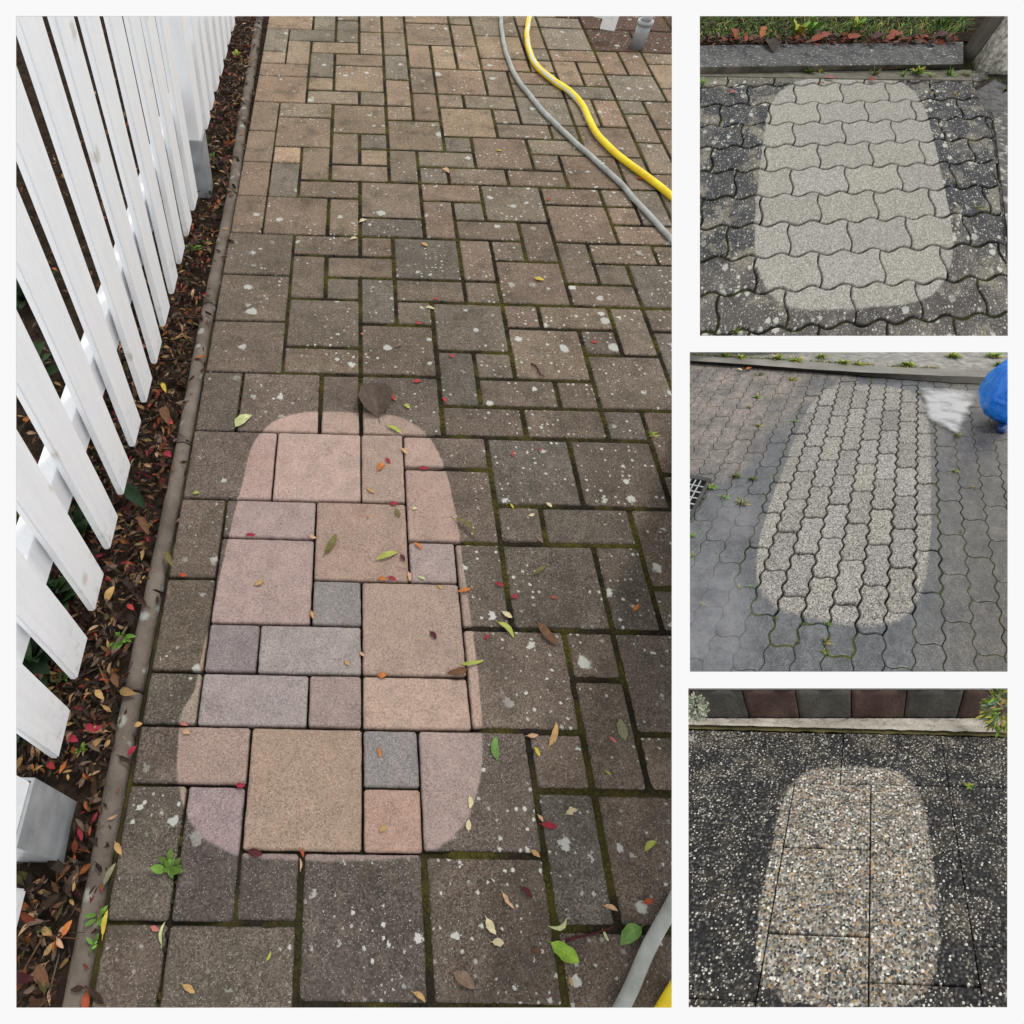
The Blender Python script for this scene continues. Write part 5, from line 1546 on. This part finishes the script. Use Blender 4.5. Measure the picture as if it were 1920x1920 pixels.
def puddle(plot, pts, mat, label, h, inner=.75):
    """a sheet of water following the pavers, deeper towards its middle"""
    bm = new_bm()
    ps = [plot.at(x, y, h) for x, y in pts]
    loop = spline(ps + [ps[0]], 4)[:-1]
    c = sum(loop, Vector()) / len(loop)
    prev = None
    L = [0, .2, .4, .6, .8, 1.0]
    vals = [1, .82, .62, .42, .21, 0]
    rings = []
    for s in L[1:]:
        rings.append([bm.verts.new(c + (p - c) * s) for p in loop])
    cv = bm.verts.new(c)
    lc = bm.loops.layers.float_color.active
    n = len(loop)
    def setc(f, vmap):
        for l in f.loops: l[lc] = (vmap[l.vert], 0, 0, 1)
    vm = {cv: 1.0}
    for r, v in zip(rings, vals[1:]):
        for x in r: vm[x] = v
    for i in range(n):
        setc(bm.faces.new((cv, rings[0][i], rings[0][(i + 1) % n])), vm)
        for a, b in zip(rings[:-1], rings[1:]):
            setc(bm.faces.new((a[i], b[i], b[(i + 1) % n], a[(i + 1) % n])), vm)
    bmesh.ops.recalc_face_normals(bm, faces=bm.faces[:])
    for f in bm.faces:
        if f.normal.dot(plot.N) < 0: f.normal_flip()
    lay = None
    for n_ in plot.edges:
        bmesh.ops.bisect_plane(bm, geom=bm.verts[:] + bm.edges[:] + bm.faces[:], plane_co=CAM - n_ * .0004, plane_no=n_, clear_outer=True)
    o = mk("puddle", bm, mat, smooth=True)
    tag(o, label, "puddle", kind='structure')
puddle(WAVE, [(1822, 140), (1868, 138), (1900, 160), (1900, 205), (1872, 232), (1838, 212), (1818, 170)], water_mat("gutter_water", (.40, .37, .33), .17, .08, .6, 30, .18, .45), "small puddle in the gutter below the rough stone", .0045)
puddle(BONE, [(1712, 716), (1790, 718), (1846, 728), (1836, 770), (1818, 800), (1806, 838), (1772, 816), (1738, 800), (1722, 775), (1716, 745)], water_mat("bright_puddle", (.62, .60, .57), .66, .015, .55, 26, .20, .50), "bright puddle mirroring the white sky near the blue sack", .0040)
puddle(BONE, [(1140, 1120), (1250, 1010), (1350, 1000), (1420, 1020), (1440, 1100), (1450, 1200), (1450, 1330), (1330, 1500), (1150, 1500)], water_mat("wide_shallow_water", (.80, .80, .83), .22, .07, .45, 14, .10, .8), "wide shallow sheet of water over the lower left dogbone stones", .0045)
puddle(BONE, [(1310, 915), (1400, 905), (1446, 950), (1440, 1020), (1350, 1040), (1300, 990)], water_mat("thin_film_water", (.86, .85, .87), .17, .10, .5, 16, .1, .75), "thin film of water right of the drain grate", .0041)

# --- dogbone plot: sack, grate, weeds
def sack():
    P = BONE
    m = P.mpp(1870, 780)
    b = P.at(1905, 796)
    root = thing("blue_sack", b, "crumpled bright blue plastic sack standing on the wet stones at the right edge", "sack")
    bm = bmesh.new()
    bmesh.ops.create_icosphere(bm, subdivisions=6, radius=1.0)
    bm.loops.layers.uv.new("uv"); bm.loops.layers.float_color.new("tone")
    t1 = RIGHT - P.N * RIGHT.dot(P.N); t1.normalize(); t2 = P.N.cross(t1)
    hh = P.rise(1905, 796, 172)
    for v in bm.verts:
        d = v.co.normalized()
        z = (d.z + 1) / 2
        r = 1.0 if z < .22 else max(.05, 1 - ((z - .22) / .78) ** 1.7 * .95)
        q = math.hypot(d.x, d.y)
        rdg = lambda q, s_: 1 - 2 * abs(mnoise.noise(Vector((d.x * q, d.y * q, z * q * s_))))
        fold = 1 + .08 * mnoise.noise(Vector((d.x * 2.5, d.y * 2.5, z * 1.2))) + .055 * rdg(3.2, .5) + .045 * rdg(6.5, .7) + .022 * rdg(13, .9) - .05
        w = (q ** .7) * r * fold
        a = math.atan2(d.y, d.x)
        v.co = b + (t1 * math.cos(a) + t2 * math.sin(a)) * (w * 72 * m) + P.N * (hh * z * (1 + .05 * mnoise.noise(d * 4)) + .001)
    mk("body", bm, MAT['bluebag'], parent=root, plot=P, smooth=True)
    bm = new_bm()
    pts = [(1877, 808), (1882, 800), (1892, 794), (1905, 790)]
    tube(bm, spline([P.at(x, y, .006) for x, y in pts], 5), lambda t: .006 + .012 * t, 9)
    mk("loose_flap", bm, MAT['navybag'], parent=root, plot=P, smooth=True)["label"] = "dark blue flap trailing on the ground"
sack()

def grate():
    P = BONE
    A, Bp, Cp = P.at(1330, 905), P.at(1240, 887), P.at(1293, 976)
    e1, e2 = Bp - A, Cp - A
    root = thing("drain_grate", A, "square black iron drain grate at the left edge of the wet stones", "drain grate")
    def q(bm, a0, a1, b0, b1, z0, z1):
        c = [A + e1 * a + e2 * b for a, b in ((a0, b0), (a1, b0), (a1, b1), (a0, b1))]
        box(bm, [x + P.N * z0 for x in c] + [x + P.N * z1 for x in c])
    bm = new_bm()
    q(bm, -.02, 1.05, -.04, .05, -.01, .0065); q(bm, -.02, .05, .05, 1.0, -.01, .006); q(bm, .05, 1.05, .95, 1.03, -.01, .0065)
    bmesh.ops.recalc_face_normals(bm, faces=bm.faces[:])
    mk("frame", bm, MAT['iron'], parent=root, plot=P)
    bm = new_bm()
    for k in range(1, 9): q(bm, .05 + .1 * k, .075 + .1 * k, .05, .95, -.004, .0050)
    for k in range(1, 6): q(bm, .05, 1.0, .03 + .155 * k, .055 + .155 * k, -.0045, .0046)
    bmesh.ops.recalc_face_normals(bm, faces=bm.faces[:])
    mk("bars", bm, MAT['zinc'], parent=root, plot=P)
    bm = new_bm()
    q(bm, .05, 1.0, .05, .95, -.003, .0032)  # near-black slab just under the bar tops, coloured as the shade in the drain
    bmesh.ops.recalc_face_normals(bm, faces=bm.faces[:])
    mk("pit_shade", bm, MAT['pit_shade'], parent=root, plot=P)
grate()
BW = "weeds in the joints of the dogbone stones"
for px, py, sz, n, cols, br, lb in [(1427, 703, 11, 20, ('moss', 'grass'), .12, "tuft at the kerb foot, left of the washed patch"), (1485, 712, 13, 26, ('moss', 'yellowish'), .14, "mossy tuft at the kerb foot beside the washed patch"), (1419, 745, 13, 24, ('fresh', 'straw'), .2, "pale weed on the rosy dry stones"),
    (1404, 764, 9, 16, ('moss', 'straw'), .15, "small straw weed under the pale one on the rosy stones"), (1422, 798, 12, 22, ('moss', 'yellowish'), .14, "yellowish moss tuft between the dark stones left of the patch"), (1490, 790, 9, 14, ('moss', 'fresh'), .15, "tiny tuft touching the upper left rim of the patch"),
    (1380, 894, 16, 34, ('grass', 'moss'), .14, "round green tuft above the water film, left of the patch"), (1410, 898, 13, 26, ('grass', 'moss'), .14, "narrow green tuft just right of the round one"), (1334, 914, 15, 22, ('fresh', 'straw'), .25, "weed at the corner of the drain grate"),
    (1357, 934, 16, 24, ('moss', 'fresh'), .2, "weed on the water film right of the drain grate"), (1391, 945, 20, 30, ('grass', 'moss', 'straw'), .2, "largest dark weed on the water film left of the patch"), (1318, 935, 10, 14, ('moss',), .2, "small weed below the drain grate corner"),
    (1795, 818, 14, 26, ('yellowish', 'moss'), .2, "yellow weed at the tip of the bright puddle"), (1791, 884, 10, 18, ('yellowish', 'fresh'), .25, "small bright weed on the dark stones right of the patch"), (1826, 915, 10, 12, ('moss', 'straw'), .1, "faint dry tuft on the brown wet stones"),
    (1552, 1170, 12, 20, ('fresh', 'moss'), .14, "green tuft on the bottom rim of the patch, right of two"), (1508, 1170, 9, 14, ('moss', 'fresh'), .14, "green tuft on the bottom rim of the patch, left of two"), (1548, 1204, 16, 30, ('straw', 'moss'), .1, "dry brown tuft below the patch, upper of two"),
    (1545, 1222, 14, 26, ('straw', 'moss', 'fresh'), .1, "dry tuft below the patch, lower of two"), (1496, 1205, 9, 14, ('moss',), .12, "small tuft left of the dry ones below the patch"), (1386, 1103, 11, 18, ('moss', 'yellowish'), .14, "mossy tuft left of the patch bottom"), (1407, 1100, 8, 12, ('fresh', 'moss'), .14, "small tuft beside the mossy one left of the patch bottom"),
    (1316, 1133, 10, 14, ('yellowish', 'fresh'), .2, "yellow weed standing in the wide water sheet"), (1454, 1158, 9, 14, ('moss',), .14, "small tuft at the lower left corner of the patch"), (1297, 1006, 12, 16, ('grass', 'fresh'), .25, "green weed at the left edge below the grate"), (1298, 1042, 10, 14, ('moss', 'yellowish'), .2, "weed at the left edge above the wide water sheet"),
    (1802, 998, 7, 10, ('moss',), .14, "tiny tuft on the dark stones level with the patch middle"), (1724, 738, 7, 10, ('yellowish', 'moss'), .16, "tiny weed at the upper right corner of the patch")]:
    tuft(BONE, px, py, sz, lb, cols, n, .001, BW, "weed", br, .6)
KW = "moss cushions along the back of the wet kerb"
for px, py, sz, lb in [(1360, 668, 11, "moss cushion behind the left end of the wet kerb"), (1390, 671, 9, "moss cushion behind the kerb, second from the left"), (1455, 672, 12, "bright moss cushion behind the kerb left of its middle"), (1492, 677, 11, "moss cushion behind the middle of the kerb"), (1540, 670, 10, "moss cushion up on the pavement behind the kerb"), (1582, 681, 10, "moss cushion behind the kerb above the washed patch"),
                       (1608, 683, 9, "low moss cushion behind the kerb right of its middle"), (1700, 684, 12, "mossy tuft above the bright puddle"), (1788, 668, 12, "mossy tuft on the pavement right of the middle"), (1862, 668, 13, "mossy tuft on the pavement at the right end"), (1875, 684, 10, "mossy tuft on the pavement just above the blue sack")]:
    tuft(BONE, px, py, sz * 1.5, lb, ('moss', 'yellowish', 'fresh'), 60, H_BONE, KW, "moss_cushion", .2, .5, "moss")
for x0, y0, x1, y1, c, lb in [(1381, 692, 1391, 696, 'cream', "cream leaf at the foot of the wet kerb"), (1399, 694, 1410, 691, 'orange', "orange leaf at the foot of the wet kerb")]:
    leaf_obj(BONE, x0, y0, x1, y1, .5, c, lb, "leaves at the wet kerb", h=.003)

# --- slab plot: block wall, ledge, moss strip, plants
def block_wall():
    P = SLAB
    base = P.at(1590, 1354)
    root = thing("block_wall", base, "low garden wall of alternating grey and red brown concrete blocks at the top of the pebble slabs", "wall")
    top = [1230, 1325, 1391, 1491, 1596, 1701, 1808, 1905]
    bot = [1255, 1313, 1407, 1500, 1596, 1694, 1792, 1895]
    top[1] = 1296
    H = P.rise(1590, 1353, 59)
    rg = random.Random(2)
    kinds = ['blockred', 'blockgrey', 'blockred', 'blockgrey', 'blockred', 'blockgrey', 'blockred']
    for i in range(7):
        bm = new_bm()
        yb = 1352.5
        nx, nz = 12, 6
        g = []
        for a in range(nx + 1):
            t = a / nx
            col = []
            for b in range(nz + 1):
                s = b / nz
                xb = bot[i] + 1.0 + (bot[i + 1] - bot[i] - 2.0) * t
                xt = top[i] + 1.0 + (top[i + 1] - top[i] - 2.0) * t
                x = xb + (xt - xb) * s
                y = yb + (1294.5 - yb) * s
                # front face: stands on the line of the ledge, height s*H above the slabs
                p = P.at(x, y, H * s)
                wave = .002 * math.sin(t * 2 * math.pi * 1.5 + i * 2) * (1 if 0 < a < nx else .3)
                p += (CAM - p).normalized() * (wave + rg.uniform(-.0006, .0006))
                col.append(bm.verts.new(p))
            g.append(col)
        back = (P.V - P.N * P.V.dot(P.N)).normalized() * .05
        for a in range(nx):
            for b in range(nz):
                bm.faces.new((g[a][b], g[a + 1][b], g[a + 1][b + 1], g[a][b + 1])).smooth = True
        rim = [g[a][0] for a in range(nx + 1)] + [g[nx][b] for b in range(1, nz + 1)] + [g[a][nz] for a in range(nx - 1, -1, -1)] + [g[0][b] for b in range(nz - 1, 0, -1)]
        bk = [bm.verts.new(v.co + back) for v in rim]
        n = len(rim)
        for k in range(n): bm.faces.new((rim[k], bk[k], bk[(k + 1) % n], rim[(k + 1) % n]))
        bm.faces.new(bk)
        bmesh.ops.recalc_face_normals(bm, faces=bm.faces[:])
        o = mk("block", bm, MAT[kinds[i]], parent=root, plot=P)
        if o: o["label"] = "red brown block" if kinds[i] == 'blockred' else "dark grey block"
    # coping course on top
    bm = new_bm()
    a = [P.at(x, y, H * 1.02) for x, y in ((1270, 1293.5), (1910, 1293.5))]
    up = P.N * .06; back = (P.V - P.N * P.V.dot(P.N)).normalized() * .06
    box(bm, [a[0], a[1], a[1] + back, a[0] + back, a[0] + up, a[1] + up, a[1] + back + up, a[0] + back + up])
    bmesh.ops.recalc_face_normals(bm, faces=bm.faces[:])
    mk("coping", bm, MAT['coping'], parent=root, plot=P)
    # footing ledge: crumbling mortar in front of the blocks
    bm = new_bm()
    h1 = .0065
    n = 90
    rows = [[], [], [], []]
    for i in range(n + 1):
        x = 1280 + 620 * i / n
        yf = 1359 + 15.5 * i / n
        w = lambda s, k: k * mnoise.noise(Vector((x * .05 * s, s, 1)))
        rows[0].append(bm.verts.new(P.at(x, yf + 1.2 + w(1, 1.5), -.004)))
        rows[1].append(bm.verts.new(P.at(x, yf - 1.0 + w(1, 1.5), h1 * .8)))
        rows[2].append(bm.verts.new(P.at(x, yf - 5 + w(2, 1.2) - 2.5 * i / n, h1)))
        rows[3].append(bm.verts.new(P.at(x, 1347 + w(3, 1.0), h1 * .9)))
    for a in range(3):
        for i in range(n): bm.faces.new((rows[a][i], rows[a][i + 1], rows[a + 1][i + 1], rows[a + 1][i]))
    bmesh.ops.recalc_face_normals(bm, faces=bm.faces[:])
    mk("footing", bm, MAT['mortar'], parent=root, plot=P)
    bm = new_bm()
    rows = [[], []]
    for i in range(n + 1):
        x = 1280 + 620 * i / n
        yf = 1360 + 15.5 * i / n
        rows[0].append(bm.verts.new(P.at(x, yf + 6 + 2.5 * mnoise.noise(Vector((x * .04, 0, 5))), .0008)))
        rows[1].append(bm.verts.new(P.at(x, yf - .5, .0026)))
    for i in range(n): bm.faces.new((rows[0][i], rows[0][i + 1], rows[1][i + 1], rows[1][i]))
    o = mk("moss", bm, MAT['moss'], plot=P)
    tag(o, "olive moss seam between the wall foot and the pebble slabs", "moss", kind='stuff')
block_wall()
def corner_plants():
    P = SLAB
    m = P.mpp(1860, 1340)
    def bush(px, py, h, size, n, cols, label, wr, lrange, seed, name, cat):
        rg = random.Random(seed)
        c = P.at(px, py, h)
        bm = new_bm()
        R = size * m
        front = (CAM - c).normalized()
        t1 = RIGHT; t2 = -DOWN
        for i in range(n):
            a = rg.uniform(0, 6.28); r = R * math.sqrt(rg.random()) * .7
            o = c + t1 * (math.cos(a) * r) + t2 * (math.sin(a) * r) + front * rg.uniform(0, R * .5)
            a2 = a + rg.gauss(0, .9)
            d = (t1 * math.cos(a2) + t2 * (math.sin(a2) - .35) + front * rg.uniform(-.4, .9)).normalized() * R * rg.uniform(*lrange)
            col = GC[rg.choice(cols)] if rg.random() > .14 else LC[rg.choice(['yellow', 'tan', 'ygreen'])] if 'pale' not in cols else GC['pale']
            k = rg.uniform(.6, 1.2)
            add_leaf(bm, o, o + d, (front + Vector((rg.uniform(-.6, .6), rg.uniform(-.6, .6), rg.uniform(-.2, .8)))).normalized(), wr, tuple(x * k for x in col), curl=.2, fold=.25, rg=rg, n=4)
        o = mk(name, bm, MAT['leaf'], loc=P.at(px, 1352), plot=P, smooth=True)
        tag(o, label, cat)
    bush(1303, 1328, .035, 30, 420, ('pale', 'bluegreen', 'pale'), "silvery white leaved plant hanging over the left end of the block wall", .5, (.13, .26), 3, "hanging_plant", "plant")
    bush(1880, 1330, .035, 46, 330, ('grass', 'bluegreen', 'fresh', 'yellowish'), "green and yellow leafy plant hanging over the right end of the block wall", .20, (.22, .46), 6, "hanging_plant", "plant")
corner_plants()
tuft(SLAB, 1818, 1474, 13, "bright green star shaped weed alone on the pebble slabs", ('fresh', 'yellowish'), 14, .002, None, "weed", .25, .3)
